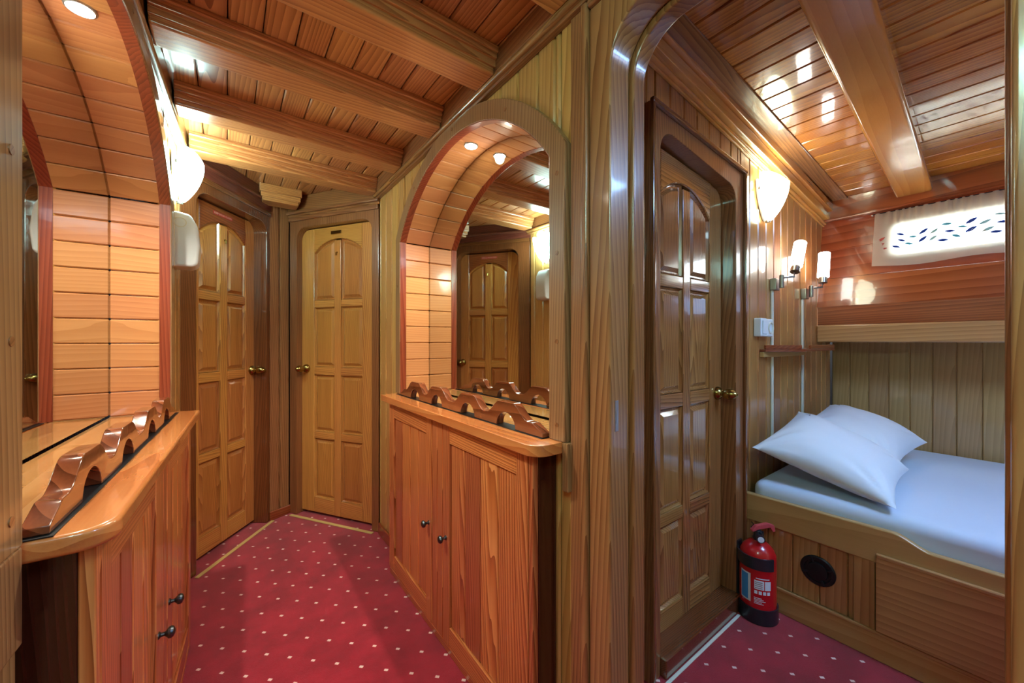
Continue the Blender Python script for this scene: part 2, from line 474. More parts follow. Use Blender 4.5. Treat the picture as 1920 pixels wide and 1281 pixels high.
# ------------------------------------------------------------------ fascia and crown mouldings in the passage
def crown(name, xf, sgn, ya, yb, label):
    m = MB()
    def X(a, c): return sorted((xf - sgn * a, xf - sgn * c))
    a, c = X(.030, 0); m.box(a, c, ya, yb, 2.125, ZC, g=1, b=.003)
    a, c = X(.036, 0); m.box(a, c, ya, yb, 2.100, 2.122, g=1, b=.010, seg=4, tone=1.0)
    a, c = X(.022, 0); m.box(a, c, ya, yb, 2.088, 2.102, g=1, b=.004, seg=2)
    return struct(m.build(name, 'trim'), label, 'moulding')
crown('trim_1', XR, 1, YA, 2.45, 'brown crown moulding along the top of the right passage wall')
left(crown('trim_2', XL, -1, YA, 2.47, 'crown moulding along the top of the left passage wall'))

# ------------------------------------------------------------------ ceiling beams of the passage
bl = ['nearest ceiling beam, only its end showing at the top edge above the doorway post',
      'knotty scarfed ceiling beam at the top, next to last towards the viewer',
      'ceiling beam with a cluster of dark knots, meeting the wall just above the arch',
      'ceiling beam brightly lit at its left end beside the white wall light',
      'farthest full ceiling beam, right in front of the two end doors']
for i, (y0, y1) in enumerate(((.68, .81), (1.08, 1.22), (1.49, 1.63), (1.95, 2.08), (2.375, 2.50))):
    m = MB(); zb = 2.118
    x0, x1 = XL + .032 - .042 * (2.2 - y1), XR - .03
    t = random.random()
    m.box(x0, x1, y0 + .012, y1 - .012, zb, ZC + .001, g=0, b=.008, seg=3, tone=t)
    m.box(x0, x1, y0 + .004, y1 - .004, zb + .022, ZC + .001, g=0, b=.003, seg=2, tone=t * .8)
    m.box(x0, x1, y0 - .008, y1 + .008, zb + .044, ZC + .001, g=0, b=.006, seg=2, tone=t * .9)
    m.box(x0, x1, y0 - .016, y1 + .016, zb + .062, ZC + .001, g=0, b=.003, seg=1, tone=t * .7)
    o = m.build('ceiling_beam', 'beam')
    tag(o, bl[i], 'ceiling beam', 'ceiling beams across the passage')

# ------------------------------------------------------------------ alcoves
def alcove(side):
    sgn = 1 if side == 'right' else -1
    y0, y1 = NR if sgn == 1 else NL
    xf = XR if sgn == 1 else XL
    def X(a, c): return sorted((xf + sgn * a, xf + sgn * c))
    where = 'right' if sgn == 1 else 'left'
    root = thing('arched_alcove', 'arched board-lined alcove in the %s wall, %s' % (where, 'beside the cabin doorway' if sgn == 1 else 'cut off by the picture edge'),
                 'alcove', (xf, (y0 + y1) / 2, 0), 0, 'arched mirror alcoves')
    L = Matrix.Translation((-xf, -(y0 + y1) / 2, 0))
    # frame
    ai, (yc, zc, R, a) = arch_pts(y0, y1, ZS, RISE, 0, 28)
    ao, _ = arch_pts(y0, y1, ZS, RISE, .066, 28)
    zl = ZT
    inner = [(y1, ZT)] + [(y1, ZS)] + ai[1:-1] + [(y0, ZS), (y0, ZT)]
    def clampy(p): return (max(min(p[0], y1 + .062), y0 - .066), p[1])
    ao2 = [p for p in ao if y0 - .066 < p[0] < y1 + .062]
    oR = arch_z(y1 + .0619, y0, y1, ZS, RISE, .066); oL = arch_z(y0 - .0659, y0, y1, ZS, RISE, .066)
    outer = [(y0 - .066, zl), (y0 - .066, (oL or ZS) - .004)] + ao2[::-1] + [(y1 + .062, (oR or ZS) - .004), (y1 + .062, ZT)]
    poly = [(y1, ZT)] + [(y1, ZS)] + ai[1:-1] + [(y0, ZS), (y0, zl)] + outer
    xa, xb = X(-.024, .004)
    m = MB(); m.prism(poly, xa, xb, 'yz', g=2, b=.004, seg=2, T=L); m.build('arch_frame', 'arch', root)
    # mahogany inner edge
    m = MB()
    ai2, _ = arch_pts(y0, y1, ZS, RISE, -.0, 28); ai3, _ = arch_pts(y0 , y1, ZS, RISE, .008, 28)
    xa, xb = X(-.020, .012)
    poly = [(y1 - .001, ZT), (y1 - .001, ZS)] + [(p[0], p[1] - .001) for p in ai2[1:-1]] + [(y0 + .001, ZS), (y0 + .001, ZT), (y0 - .008, ZT), (y0 - .008, ZS)] + ai3[::-1][1:-1] + [(y1 + .008, ZS), (y1 + .008, ZT)]
    poly = [(yc + (p[0] - yc) * .9985, p[1]) for p in poly]
    m.prism(poly, xa, xb, 'yz', b=0, T=L); m.build('inner_edge_strip', 'mahog', root)
    # lining
    m = MB(); xa, xb = X(.004, .15)
    z = ZS; k = 0
    while z > ZT:
        zb = max(z - .0905, ZT)
        m.box(xa, xb, y1 + .001, y1 + .016, zb + .001, z - .001, g=0, b=.004, T=L)
        m.box(xa, xb, y0 - .016, y0 - .001, zb + .001, z - .001, g=0, b=.004, T=L)
        z -= .0905
    n = 16
    for i in range(n):
        t0 = -a + 2 * a * i / n; t1 = -a + 2 * a * (i + 1) / n; e = .0012
        t0 += e; t1 -= e
        m.prism([(yc + (R + .001) * math.sin(t0), zc + (R + .001) * math.cos(t0)), (yc + (R + .001) * math.sin(t1), zc + (R + .001) * math.cos(t1)),
                 (yc + (R + .017) * math.sin(t1), zc + (R + .017) * math.cos(t1)), (yc + (R + .017) * math.sin(t0), zc + (R + .017) * math.cos(t0))],
                xa, xb, 'yz', g=0, b=.0035, T=L)
    m.build('board_lining', 'tile', root)
    m = MB(); xa, xb = X(.006, .15); m.box(xa, xb, y0 + .001, y1 - .001, ZT - .02, ZT - .001, g=1, b=.001, T=L); m.build('alcove_shelf', 'deck', root)
    for (py, pz) in ((y0 - .034, ZS - .06), (y0 - .034, 1.45), (y0 - .034, 1.20), (y0 - .034, .965), (y1 + .03, 1.5),
                     (yc - .38, zc + math.sqrt((R + .033) ** 2 - .38 ** 2)), (yc, zc + R + .033), (yc + .4, zc + math.sqrt((R + .033) ** 2 - .4 ** 2))):
        m = MB(); m.lathe([(.0068, 0), (.0068, .0012)], 14, T=L @ Matrix.Translation((xf - sgn * .024, py, pz)) @ Matrix.Rotation(-sgn * PI / 2, 4, 'Y'))
        m.build('wood_plug', 'trim', root)
    # mirror
    mi, _ = arch_pts(y0, y1, ZS, RISE, .004, 28)
    m = MB(); xa, xb = X(.15, .156)
    m.prism([(y1 + .004, ZT + .008)] + mi + [(y0 - .004, ZT + .008)], xa, xb, 'yz', b=0)
    o = m.build('wall_mirror', 'mirror', smooth=False)
    tag(o, 'arch-topped mirror in the %s alcove, %s' % (where, 'reflecting a door and a wall light' if sgn == 1 else 'seen as a narrow sliver'), 'mirror', 'alcove mirrors')
    # downlight
    ly = yc + .01; lz = zc + math.sqrt(R * R - (ly - yc) ** 2)
    if sgn < 0: left(root); left(o)
    d = thing('recessed_downlight', 'small lit round spotlight in the underside of the %s alcove arch' % where, 'spotlight', (xf + sgn * .075, ly, lz), 0, 'alcove spotlights')
    m = MB(); m.lathe([(.026, -.004), (.030, -.003), (.031, 0), (.031, .006), (.026, .006), (.026, -.004)], 28, cap=False); m.build('trim_ring', 'steel', d)
    m = MB(); m.lathe([(.0, -.002), (.0255, -.002), (.0255, .004), (0, .004)], 28, cap=False); m.build('lamp_face', 'bulb', d)
    if sgn < 0: left(d)
    return yc, zc, R
alcove('right'); alcove('left')
m = MB(); m.box(XR - .024, XR - .001, .745, .769, .785, ZT + .0, b=.004, seg=2)
struct(m.build('trim_9', 'arch'), 'lower end of the right alcove frame beside the countertop', 'moulding')
m = MB(); m.box(XL + .001, XL + .024, .757, .822, .785, ZT, b=.004, seg=2); m.box(XL + .001, XL + .018, .757, .822, .001, .784, b=.004, seg=2)
left(struct(m.build('trim_10', 'arch'), 'lower end of the left alcove frame beside the countertop', 'moulding'))

# ------------------------------------------------------------------ countertops with fiddle rails
def rail_profile(L, humps, ratio=1.0):
    """closed outline (u, z) of the wavy rail, u 0..L, humps = list of hump centres"""
    top = []; n = 150
    hs = sorted(humps)
    for i in range(n + 1):
        u = L * i / n
        d = min(abs(u - h) for h in hs)
        half = (hs[1] - hs[0]) / 2
        if u < hs[0] - half or u > hs[-1] + half:
            e = (hs[0] - half - u) if u < hs[0] else (u - hs[-1] - half)
            z = max(.036 - .5 * max(e - .012, 0) ** 1.0, .004)
        else:
            f = d / half
            s = 1 - max(0, min(1, (f - .30) / .62)); s = s * s * (3 - 2 * s)
            z = .036 + .046 * s
        top.append((u, z))
    bot = []
    for h in hs:
        r = .052
        for j in range(13):
            t = PI - PI * j / 12
            bot.append((h + r * math.cos(t), .0 + .047 * math.sin(t)))
    return [(0, 0)] + bot + [(L, 0)] + top[::-1]

def counter(side):
    sgn = 1 if side == 'right' else -1
    xf = XR if sgn == 1 else XL
    if sgn == 1: ya, yb, lip, n0, n1 = .770, 2.03, .118, *NR
    else: ya, yb, lip, n0, n1 = .830, 2.03, .110, *NL
    lab = ('glossy wooden countertop with rounded corner on the cabinet next to the cabin doorway' if sgn == 1
           else 'glossy wooden countertop in the left foreground with a dark rounded front edge')
    root = thing('countertop', lab, 'countertop', (xf, (ya + yb) / 2, ZT - .032), 0, 'wooden countertops')
    L = Matrix.Translation((-xf, -(ya + yb) / 2, -(ZT - .032)))
    def px(a): return xf - sgn * a
    r = .05
    pts = [(px(-.0), ya)]
    for i in range(17):
        t = PI / 2 * i / 16
        pts.append((px(lip - r + r * math.sin(t)), ya + r - r * math.cos(t)))
    pts += [(px(lip), yb), (px(0), yb)]
    # notch into the alcove
    if n0 > ya: pts += [(px(0), n1 - .002), (px(-.005), n1 - .002), (px(-.005), n0 + .002), (px(0), n0 + .002)]
    if sgn == 1: pts = pts
    m = MB(); m.prism(pts, ZT - .032, ZT, 'xy', g=1, b=.008, seg=3, T=L, tone=.6); m.build('top_board', 'top', root)
    m = MB(); a, c = sorted((px(.048), px(.001))); m.box(a, c, max(n0, ya) + .004, n1 - .02, ZT, ZT + .0015, g=1, b=0, T=L); m.build('black_inlay_strip', 'black', root)
    # rail
    Lr = n1 - max(n0, ya + .008) - .012
    humps = [.183, .430, .695, .932]
    
    prof = rail_profile(Lr, humps)
    if sgn < 0: n0 = .838
    prof = [(n0 + .006 + u, ZT + .0015 + z) for u, z in prof]
    a, c = sorted((px(.042), px(.012)))
    m = MB(); m.prism([(max(p[0], ya + .012), p[1]) for p in prof] if False else prof, a, c, 'yz', g=1, b=.006, seg=2, T=L, tone=.5)
    m.build('wavy_fiddle_rail', 'rail', root, sharp=50)
    if sgn < 0: left(root)
counter('right'); counter('left')

# ------------------------------------------------------------------ base cabinets
def cab_door(root, T, w, h, name='cabinet_door', nb=4, swap=False):
    """front at y=0 looking to -y, x 0..w, z 0..h ; framed boards"""
    d = MB(); st = .055; rl = .075
    d.box(0, st, 0, .02, 0, h, b=.002, T=T); d.box(w - st, w, 0, .02, 0, h, b=.002, T=T)
    d.box(st, w - st, .001, .02, h - rl, h, g=0, b=.002, T=T); d.box(st, w - st, .001, .02, 0, rl, g=0, b=.002, T=T)
    bw = (w - 2 * st) / nb
    for i in range(nb):
        d.box(st + i * bw + .0014, st + (i + 1) * bw - .0014, .008, .018, rl, h - rl, b=.0045, T=T, tone=(.15, .6, 1.0, .45, .8)[(i * 2 + int(w * 100)) % 5] + random.uniform(-.1, .1))
    d.box(st, w - st, .017, .0195, rl, h - rl, b=0, T=T, tone=0)
    return d.build(name, 'fir', root)

def knob(parent, T):
    m = MB(); m.lathe([(.009, 0), (.009, .002), (.0055, .005), (.005, .012), (.0075, .015), (.0135, .020), (.0145, .025), (.012, .030), (.006, .033), (.0005, .034)], 20, T=T)
    return m.build('knob', 'pewter', parent)

def cabinet(side):
    sgn = 1 if side == 'right' else -1
    xf = XR if sgn == 1 else XL
    xc = .68 if sgn == 1 else -.105
    ya, yb = (.815, 1.985) if sgn == 1 else (.862, 1.985)
    lab = ('low two-door cabinet of reddish striped boards, to the left of the cabin doorway' if sgn == 1
           else 'low two-door cabinet in the left foreground with a dark end panel towards the viewer')
    root = thing('cabinet', lab, 'cabinet', (xc, (ya + yb) / 2, 0), 0, 'striped wooden cabinets')
    L = Matrix.Translation((-xc, -(ya + yb) / 2, 0))
    m = MB(); h = ZT - .034
    a, c = sorted((xc + sgn * .021, xf - sgn * .001))
    m.box(a, c, ya + .014, yb - .014, .04, h, b=0, T=L)
    a, c = sorted((xc + sgn * .03, xf - sgn * .001)); m.box(a, c, ya + .06, yb - .045, 0.001, .04, b=0, T=L)
    m.build('body', 'darkmahog', root)
    m = MB(); a, c = sorted((xc + sgn * .021, xf - sgn * .001)); m.box(a, c, ya, ya + .013, .001, h, b=.001, T=L, tone=.3); m.build('end_panel', 'darkmahog', root)
    # frame stiles and filler
    m = MB(); a, c = sorted((xc + sgn * .001, xc + sgn * .0205))
    m.box(a, c, ya, ya + .02, .03, h, b=.002, T=L); m.box(a, c, yb - .012, yb, .03, h, b=.002, T=L)
    f0, f1 = (1.368, 1.468)
    m.box(a, c, f0 + .002, f0 + .05, .03, h, b=.003, T=L); m.box(a, c, f0 + .051, f1 - .002, .03, h, b=.003, T=L)
    m.box(a, c, ya + .02, yb - .012, .001, .03, g=1, b=.002, T=L)
    m.build('face_frame', 'fir', root)
    rz = -PI / 2 if sgn == 1 else PI / 2
    for (d0, d1, ks) in ((ya + .021, f0, 1), (f1, yb - .013, -1)):
        w = d1 - d0 - .002
        if sgn == 1: T = L @ Matrix.Translation((xc, d1 - .001, .032)) @ Matrix.Rotation(-PI / 2, 4, 'Z')
        else: T = L @ Matrix.Translation((xc, d0 + .001, .032)) @ Matrix.Rotation(PI / 2, 4, 'Z')
        dr = cab_door(root, T, w, h - .034)
        kx = (d1 - .028) if ks == 1 else (d0 + .028)
        K = L @ Matrix.Translation((xc, kx, .44)) @ Matrix.Rotation(-sgn * PI / 2, 4, 'Y')
        knob(dr, K)
    if sgn < 0: left(root)
cabinet('right'); cabinet('left')

# ------------------------------------------------------------------ panelled doors
ROWS = [(.122, .53), (.579, .97), (1.025, 1.433)]
def door(n, loc, rz, x0, x1, zoff=0.0, zscale=1.0, leafmat='pine', casing=(.07, .07), zlo=.02, front=.045, hand='r',
         framemat='trim', topslope=0.0, railmat=None, aspring=None, panelmat='pine_panel', label='', frame_top=.07, sill=False, top=1.98, leaf_dx=0):
    """local x right, y away. front plane y=0, leaf front at y=front"""
    root = bpy.data.objects.new('door_%d' % n, None); C.objects.link(root)
    root.location = loc; root.rotation_euler = (0, 0, rz)
    struct(root, label, 'door')
    a0, a1 = x0 + leaf_dx, x1 + leaf_dx
    W = a1 - a0; st = .112 * W / .64; mu = .057; cx = (a0 + a1) / 2
    def Z(z): return z * zscale + zoff
    sh = lambda x: -topslope * (x - cx)
    yl = front; th = .036
    AS = Z(1.81) if aspring is None else aspring
    zb0 = max(Z(.122), zlo + .08)
    m = MB()
    zt = top
    # stiles with rounded outer top corners
    def stile(xa, xb, left):
        r = .07; pts = [(xa, zlo), (xb, zlo), (xb, zt + sh(xb))]
        if left:
            pts = [(xa, zlo), (xb, zlo), (xb, zt + sh(xb))] + [(xa + r - r * math.sin(t), zt - r + r * math.cos(t) + sh(xa)) for t in [PI / 2 * i / 6 for i in range(7)]]
        else:
            pts = [(xa, zlo), (xb, zlo)] + [(xb - r + r * math.cos(t), zt - r + r * math.sin(t) + sh(xb)) for t in [PI / 2 * i / 6 for i in range(7)]] + [(xa, zt + sh(xa))]
        m.prism(pts, yl, yl + th, 'xz', g=2, b=.003)
    stile(a0, a0 + st, True); stile(a1 - st, a1, False)
    ix0, ix1 = a0 + st, a1 - st
    m.box(cx - mu / 2, cx + mu / 2, yl, yl + th, zlo, AS + .075, b=.005, seg=2)
    rails = [(zlo, zb0), (Z(.53), Z(.579)), (Z(.97), Z(1.025)), (Z(1.433), Z(1.483))]
    for (za, zb) in rails:
        m.box(ix0, cx - mu / 2, yl, yl + th, za, zb, g=0, b=.005, seg=2)
        m.box(cx + mu / 2, ix1, yl, yl + th, za, zb, g=0, b=.005, seg=2)
    # arched top rail
    def az(x):
        h = (ix1 - ix0) / 2; ri = .085 * zscale; R = (h * h + ri * ri) / (2 * ri)
        return AS + ri - R + math.sqrt(max(R * R - (x - cx) ** 2, 0)) + sh(x)
    n_ = 16
    arc = [(ix0 + (ix1 - ix0) * i / n_, az(ix0 + (ix1 - ix0) * i / n_)) for i in range(n_ + 1)]
    m.build('door_leaf', leafmat, root)
    m = MB(); m.prism(arc + [(ix1, zt + sh(ix1)), (ix0, zt + sh(ix0))], yl - .001, yl + th, 'xz', g=0, b=.004)
    m.build('arched_top_rail', railmat or leafmat, root)
    # panels
    pm = panelmat
    def panel(pts_fn):
        p = MB()
        t = random.random()
        p.prism(pts_fn(-.004), yl + .016, yl + .03, 'xz', g=2, b=0, tone=t)
        # raised field with a wide chamfer
        P0 = pts_fn(.014); P1 = pts_fn(.03)
        vs = [(x, yl + .016, z) for x, z in P0] + [(x, yl + .005, z) for x, z in P1]
        k = len(P0)
        fs = [[i, (i + 1) % k, k + (i + 1) % k, k + i] for i in range(k)] + [[k + i for i in range(k)]]
        p.add(vs, fs, 2, None, t)
        P2 = pts_fn(.002); P3 = pts_fn(.008)
        vs = [(x, yl + .006, z) for x, z in P2] + [(x, yl + .016, z) for x, z in P3]
        fs = [[i, (i + 1) % k, k + (i + 1) % k, k + i] for i in range(k)]
        p.add(vs, fs, 2, None, t)
        p.build('raised_panel', pm, root)
    for (za, zb) in ROWS:
        za = max(za, (zb0 - zoff) / zscale)
        for (pa, pb) in ((ix0, cx - mu / 2), (cx + mu / 2, ix1)):
            panel(lambda e, pa=pa, pb=pb, za=za, zb=zb: [(pa + e, Z(za) + e), (pb - e, Z(za) + e), (pb - e, Z(zb) - e), (pa + e, Z(zb) - e)])
    for (pa, pb) in ((ix0, cx - mu / 2), (cx + mu / 2, ix1)):
        def fn(e, pa=pa, pb=pb):
            k = 8; pts = [(pa + e, Z(1.483) + e), (pb - e, Z(1.483) + e)]
            for i in range(k + 1):
                x = pb - e + (pa - pb + 2 * e) * i / k
                pts.append((x, az(x) - e * 1.02))
            return pts
        panel(fn)
    # handle: rose, neck and egg-shaped knob pointing out of the door
    hx = a1 - st * .42 if hand == 'r' else a0 + st * .42
    hz = 1.0 * zscale + zoff + (.012 if n != 3 else .0)
    h = MB()
    T = Matrix.Translation((hx, yl, hz)) @ Matrix.Rotation(PI / 2, 4, 'X')
    h.lathe([(.029, 0), (.030, .004), (.027, .014), (.020, .022), (.013, .026), (.0125, .030), (.017, .034), (.0215, .044), (.0235, .055), (.022, .067), (.017, .078), (.010, .086), (.0045, .089), (.004, .091), (.0005, .092)], 32, T=T)
    h.build('door_handle', 'brass', root)
    # frame: casing at front plane, reveal to leaf
    fm = MB(); ct = top
    def cas(xa0, xa1, zt_, r, y0_, y1_, o0, o1, zt_o):
        pts = [(xa0, zlo if sill else .001)]
        lft = [(xa0 + r - r * math.cos(t), zt_ - r + r * math.sin(t) + sh(xa0)) for t in [PI / 2 * i / 8 for i in range(9)]]
        rgt = [(xa1 - r + r * math.sin(t), zt_ - r + r * math.cos(t) + sh(xa1)) for t in [PI / 2 * i / 8 for i in range(9)]]
        zb = .001
        pts = [(xa0, zb)] + lft + rgt + [(xa1, zb), (xa1 + o1, zb), (xa1 + o1, zt_o + sh(xa1)), (xa0 - o0, zt_o + sh(xa0)), (xa0 - o0, zb)]
        fm.prism(pts, y0_, y1_, 'xz', g=2, b=.005, seg=2)
    cas(x0, x1, top + .004, .075, 0, front + .045, casing[0], casing[1], top + frame_top)
    fm.build('door_frame', framemat, root)
    bd = MB()
    tp = top + frame_top
    o0, o1 = casing
    if sill:
        for (xa, xb) in ((x0 - o0 - .004, x0 - o0 + .014), (x1 + o1 - .014, x1 + o1 + .004)):
            bd.box(xa, xb, -.014, .002, .001, tp + sh((xa + xb) / 2), b=.005, seg=2)
        q = [(x0 - o0 - .004, tp + sh(x0) - .014), (x1 + o1 + .004, tp + sh(x1) - .014), (x1 + o1 + .004, tp + sh(x1) + .006), (x0 - o0 - .004, tp + sh(x0) + .006)]
        bd.prism(q, -.016, .002, 'xz', g=0, b=.005, seg=2)
        bd.box(x0, x1, -.022, front + .04, .001, zlo + .001, g=0, b=.004)
        bd.build('outer_bead', 'brownframe', root)
        # sill board look of its own
    else:
        bd.box(x0 - o0, x1 + o1, -.012, .002, tp - .018, tp + .012, g=0, b=.005, seg=2)
        bd.build('outer_bead', 'brownframe' if n == 1 else 'trim', root)
        s = MB(); s.box(x0 - .03, x1 + .03, -.034, -.012, .0, .006, g=0, b=.002); s.build('threshold_strip', 'strip', root)
        bk = MB(); bk.box(x0 - o0, x1 + o1, front + .05, front + .07, 0, 2.2, b=0)
        bk.build('door_backing', 'darkmahog', root)
    return root
cam2w = lambda X, Y: (.8015 * X + .598 * Y, -.598 * X + .8015 * Y)
# door 1, left end: local x = viewing depth
ox, oy = cam2w(-1.62, 0)
d1 = door(1, (ox, oy, 0), math.atan2(.8015, .598), 1.965, 2.525, label='panelled pine door at the left end of the passage under a dark lintel', casing=(.10, .033), front=.085,
          framemat='brownframe', hand='r', leaf_dx=0.02, railmat='mahog')
d2 = door(2, (.4186, 2.969, 0), math.atan2(-.845, .535), -.057, .590, label='panelled pine door at the right end of the passage with a small dark plate', casing=(.067, .056), front=.045,
          framemat='trim', hand='l', leaf_dx=-.002, railmat='pine_panel')
d3 = door(3, (0, YD - .022, 0), 0, 1.245, 1.842, label='glossy brown panelled door inside the cabin with a wooden sill', casing=(.062, .082), front=.062, framemat='trim',
          hand='r', zlo=.07, zscale=1.04, zoff=-.075, aspring=1.755, topslope=.10, top=1.93, frame_top=.085, sill=True, leaf_dx=-.008, leafmat='door_dark', panelmat='door_dark')
# door furniture of the end doors
m = MB(); m.box(-.045, .045, 0, .004, 0, .022, g=0, b=.0018, seg=2)
o = m.build('name_plate', 'brass', d2); o.location = (.26, .036, 1.925); o['label'] = 'small dark blank plate'
m = MB(); m.lathe([(.006, 0), (.006, .004), (.004, .006)], 14, T=Matrix.Rotation(PI / 2, 4, 'X')); m.box(-.0035, .0035, -.012, -.003, -.02, .0, b=.001)
o = m.build('coat_hook', 'brass', d2); o.location = (.262, .045, 1.80)
m = MB(); m.lathe([(.006, 0), (.006, .004), (.004, .006)], 14, T=Matrix.Rotation(PI / 2, 4, 'X')); m.box(-.0035, .0035, -.012, -.003, -.02, .0, b=.001)
o = m.build('coat_hook', 'brass', d1); o.location = (2.27, .085, 1.80)
def text_mesh(txt, size, mat, name, parent, T):
    cu = bpy.data.curves.new(name, 'FONT'); cu.body = txt; cu.size = size; cu.extrude = .0003; cu.align_x = 'CENTER'; cu.align_y = 'CENTER'
    cu.resolution_u = 2
    o = bpy.data.objects.new(name, cu); C.objects.link(o)
    bpy.context.view_layer.update()
    me = bpy.data.meshes.new_from_object(o); bpy.data.objects.remove(o)
    me.materials.clear(); me.materials.append(M[mat])
    o2 = bpy.data.objects.new(name, me); C.objects.link(o2); o2.parent = parent; o2.matrix_local = T
    return o2
m = MB(); m.box(-.075, .075, 0, .0015, -.0105, .0105, b=0)
sg = m.build('warning_sign', 'signred', d1, smooth=False); sg.location = (2.255, .0825, 1.94); sg['label'] = 'narrow red warning strip with pale lettering'
text_mesh('KEEP DOOR CLOSED', .0145, 'signtext', 'sign_lettering', sg, Matrix.Translation((0, -.0006, 0)) @ Matrix.Rotation(PI / 2, 4, 'X'))

# headers over the two end doors, corner post and notched beam end
b = MB()
def w2(p, q): # local door coords -> world
    return p
T1 = Matrix.Translation((ox, oy, 0)) @ Matrix.Rotation(math.atan2(.8015, .598), 4, 'Z')
T2 = Matrix.Translation((.4186, 2.969, 0)) @ Matrix.Rotation(math.atan2(-.845, .535), 4, 'Z')
b.box(1.80, 2.56, -.012, .08, 2.062, ZC, g=0, b=.004, T=T1)
b.box(1.82, 2.56, -.03, .0, 2.11, 2.128, g=0, b=.006, seg=2, T=T1)
struct(b.build('trim_3', 'darkred'), 'dark lintel over the left end door', 'lintel')
b = MB()
b.box(-.127, .66, -.012, .08, 2.062, ZC, g=0, b=.004, T=T2)
b.box(-.127, .66, -.028, .0, 2.075, 2.095, g=0, b=.006, seg=2, T=T2)
struct(b.build('trim_4', 'trim'), 'brown lintel over the right end door', 'lintel')
# centre post boards
p0 = Vector((.2313, 3.019, 0)); p1 = Vector((.3495, 3.078, 0)); dd = (p1 - p0); ang = math.atan2(dd.y, dd.x); Lp = dd.length
Tp = Matrix.Translation(p0) @ Matrix.Rotation(ang, 4, 'Z')
b = MB()
b.box(.0, Lp * .5 - .006, 0, .03, 0, ZC, b=.004, seg=2, T=Tp); b.box(Lp * .5 + .006, Lp, 0, .03, 0, ZC, b=.004, seg=2, T=Tp)
b.box(.0, Lp, .012, .04, 0, ZC, b=0, T=Tp)
struct(b.build('wall_post', 'jamb'), 'pale two-board post between the end doors')
b = MB(); b.box(-.004, Lp + .004, -.012, .001, .001, .06, g=0, b=.003, T=Tp)
struct(b.build('baseboard_post', 'mahog'), 'mahogany skirting at the foot of the corner post', 'baseboard')
b = MB(); b.box(XR - .014, XR - .0005, 1.99, 2.41, .001, .07, g=1, b=.003)
struct(b.build('baseboard_right', 'mahog'), 'mahogany skirting at the right passage wall', 'baseboard')
m = MB(); t = .8
m.box(.18, .385, 2.88, 2.995, 2.098, ZC + .001, g=0, b=.008, seg=3, tone=t)
m.box(.172, .393, 2.873, 2.995, 2.122, ZC + .001, g=0, b=.004, seg=2, tone=t); m.box(.164, .401, 2.862, 2.995, 2.15, ZC + .001, g=0, b=.006, seg=2, tone=t)
tag(m.build('beam_stub', 'beam'), 'short stepped beam end sitting on the post between the end doors', 'beam')

# ------------------------------------------------------------------ wall lights, dispenser
def sconce(loc, rz, shade, label):
    """back at y=0, light sticks out to -y"""
    root = thing('wall_light', label, 'wall light', loc, rz, 'white glass wall lights')
    # half-round tapering bowl of frosted glass
    m = MB(); vs = []; fs = []; nu, nv = 20, 14
    def prof(v):  # v 0 bottom .. 1 top
        return math.sin(min(1, v * 1.02) * PI / 2) ** .72
    for ly in (0, .004):
        for j in range(nv + 1):
            v = j / nv; w = (.105 - ly) * prof(v) + .004; dpt = (.082 - ly) * prof(v) + .003
            for i in range(nu + 1):
                a = PI * i / nu
                z = -.110 + .205 * v + (.018 * math.cos(a * 2) * v * v)
                vs.append((w * math.cos(a), -.022 - dpt * math.sin(a) ** .8 if 0 < i < nu else -.022, z))
    st = (nu + 1) * (nv + 1)
    for l in (0, 1):
        for j in range(nv):
            for i in range(nu):
                q = [l * st + j * (nu + 1) + i, l * st + j * (nu + 1) + i + 1, l * st + (j + 1) * (nu + 1) + i + 1, l * st + (j + 1) * (nu + 1) + i]
                fs.append(q if l == 0 else q[::-1])
    for i in range(nu):
        q = nv * (nu + 1) + i; fs.append([q, q + 1, st + q + 1, st + q])
    m.add(vs, fs); m.build('glass_shade', shade, root, sharp=60)
    m = MB(); pts = []
    for j in range(13):
        v = j / 12; pts.append(((.098) * prof(v) + .002, -.105 + .195 * v))
    m.prism([(-p[0], p[1]) for p in pts] + [p for p in pts[::-1]], -.012, -.001, 'xz', b=.002); m.build('back_plate', 'white', root)
    for (cx, czz) in ((-.088, .045), (.088, .045), (0, -.104)):
        m = MB(); m.box(cx - .006, cx + .006, -.034, -.010, czz - .008, czz + .008, b=.002); m.build('clip', 'nickel', root)
    return root
sconce((XL + .001, 2.25, 1.925), PI / 2, 'shade_cool', 'brightly glowing white glass wall light above the white plastic box on the left wall')
sconce((2.20, YD - .001, 1.915), 0, 'shade_warm', 'white glass wall light to the right of the cabin door')
left(sconce((XL + .001, -.10, 1.90), PI / 2, 'fill_shade_aft', 'unseen wall light added on the left wall behind the viewer as cool fill'))  # added out of view to throw a cool tint on the doorway
m = MB()
root = thing('soap_dispenser', 'rounded white plastic wall dispenser below the wall light on the left wall', 'dispenser', (XL + .001, 2.235, 1.64), PI / 2)
m.prism([(-.001, -.115), (-.07, -.115), (-.088, -.10), (-.095, -.02), (-.085, .07), (-.062, .115), (-.02, .122), (-.001, .122)], -.06, .06, 'yz', b=.014, seg=3)
m.build('housing', 'white', root, sharp=50)
m = MB(); m.lathe([(.022, 0), (.022, .002), (.019, .002), (.019, 0)], 24, T=Matrix.Translation((-.0595, -.028, .075)) @ Matrix.Rotation(-PI / 2, 4, 'Y'), cap=False); m.build('lock_ring', 'white2', root)
m = MB(); m.box(-.062, .062, -.012, .0, -.117, .117, b=.003); m.build('back_plate', 'white2', root)

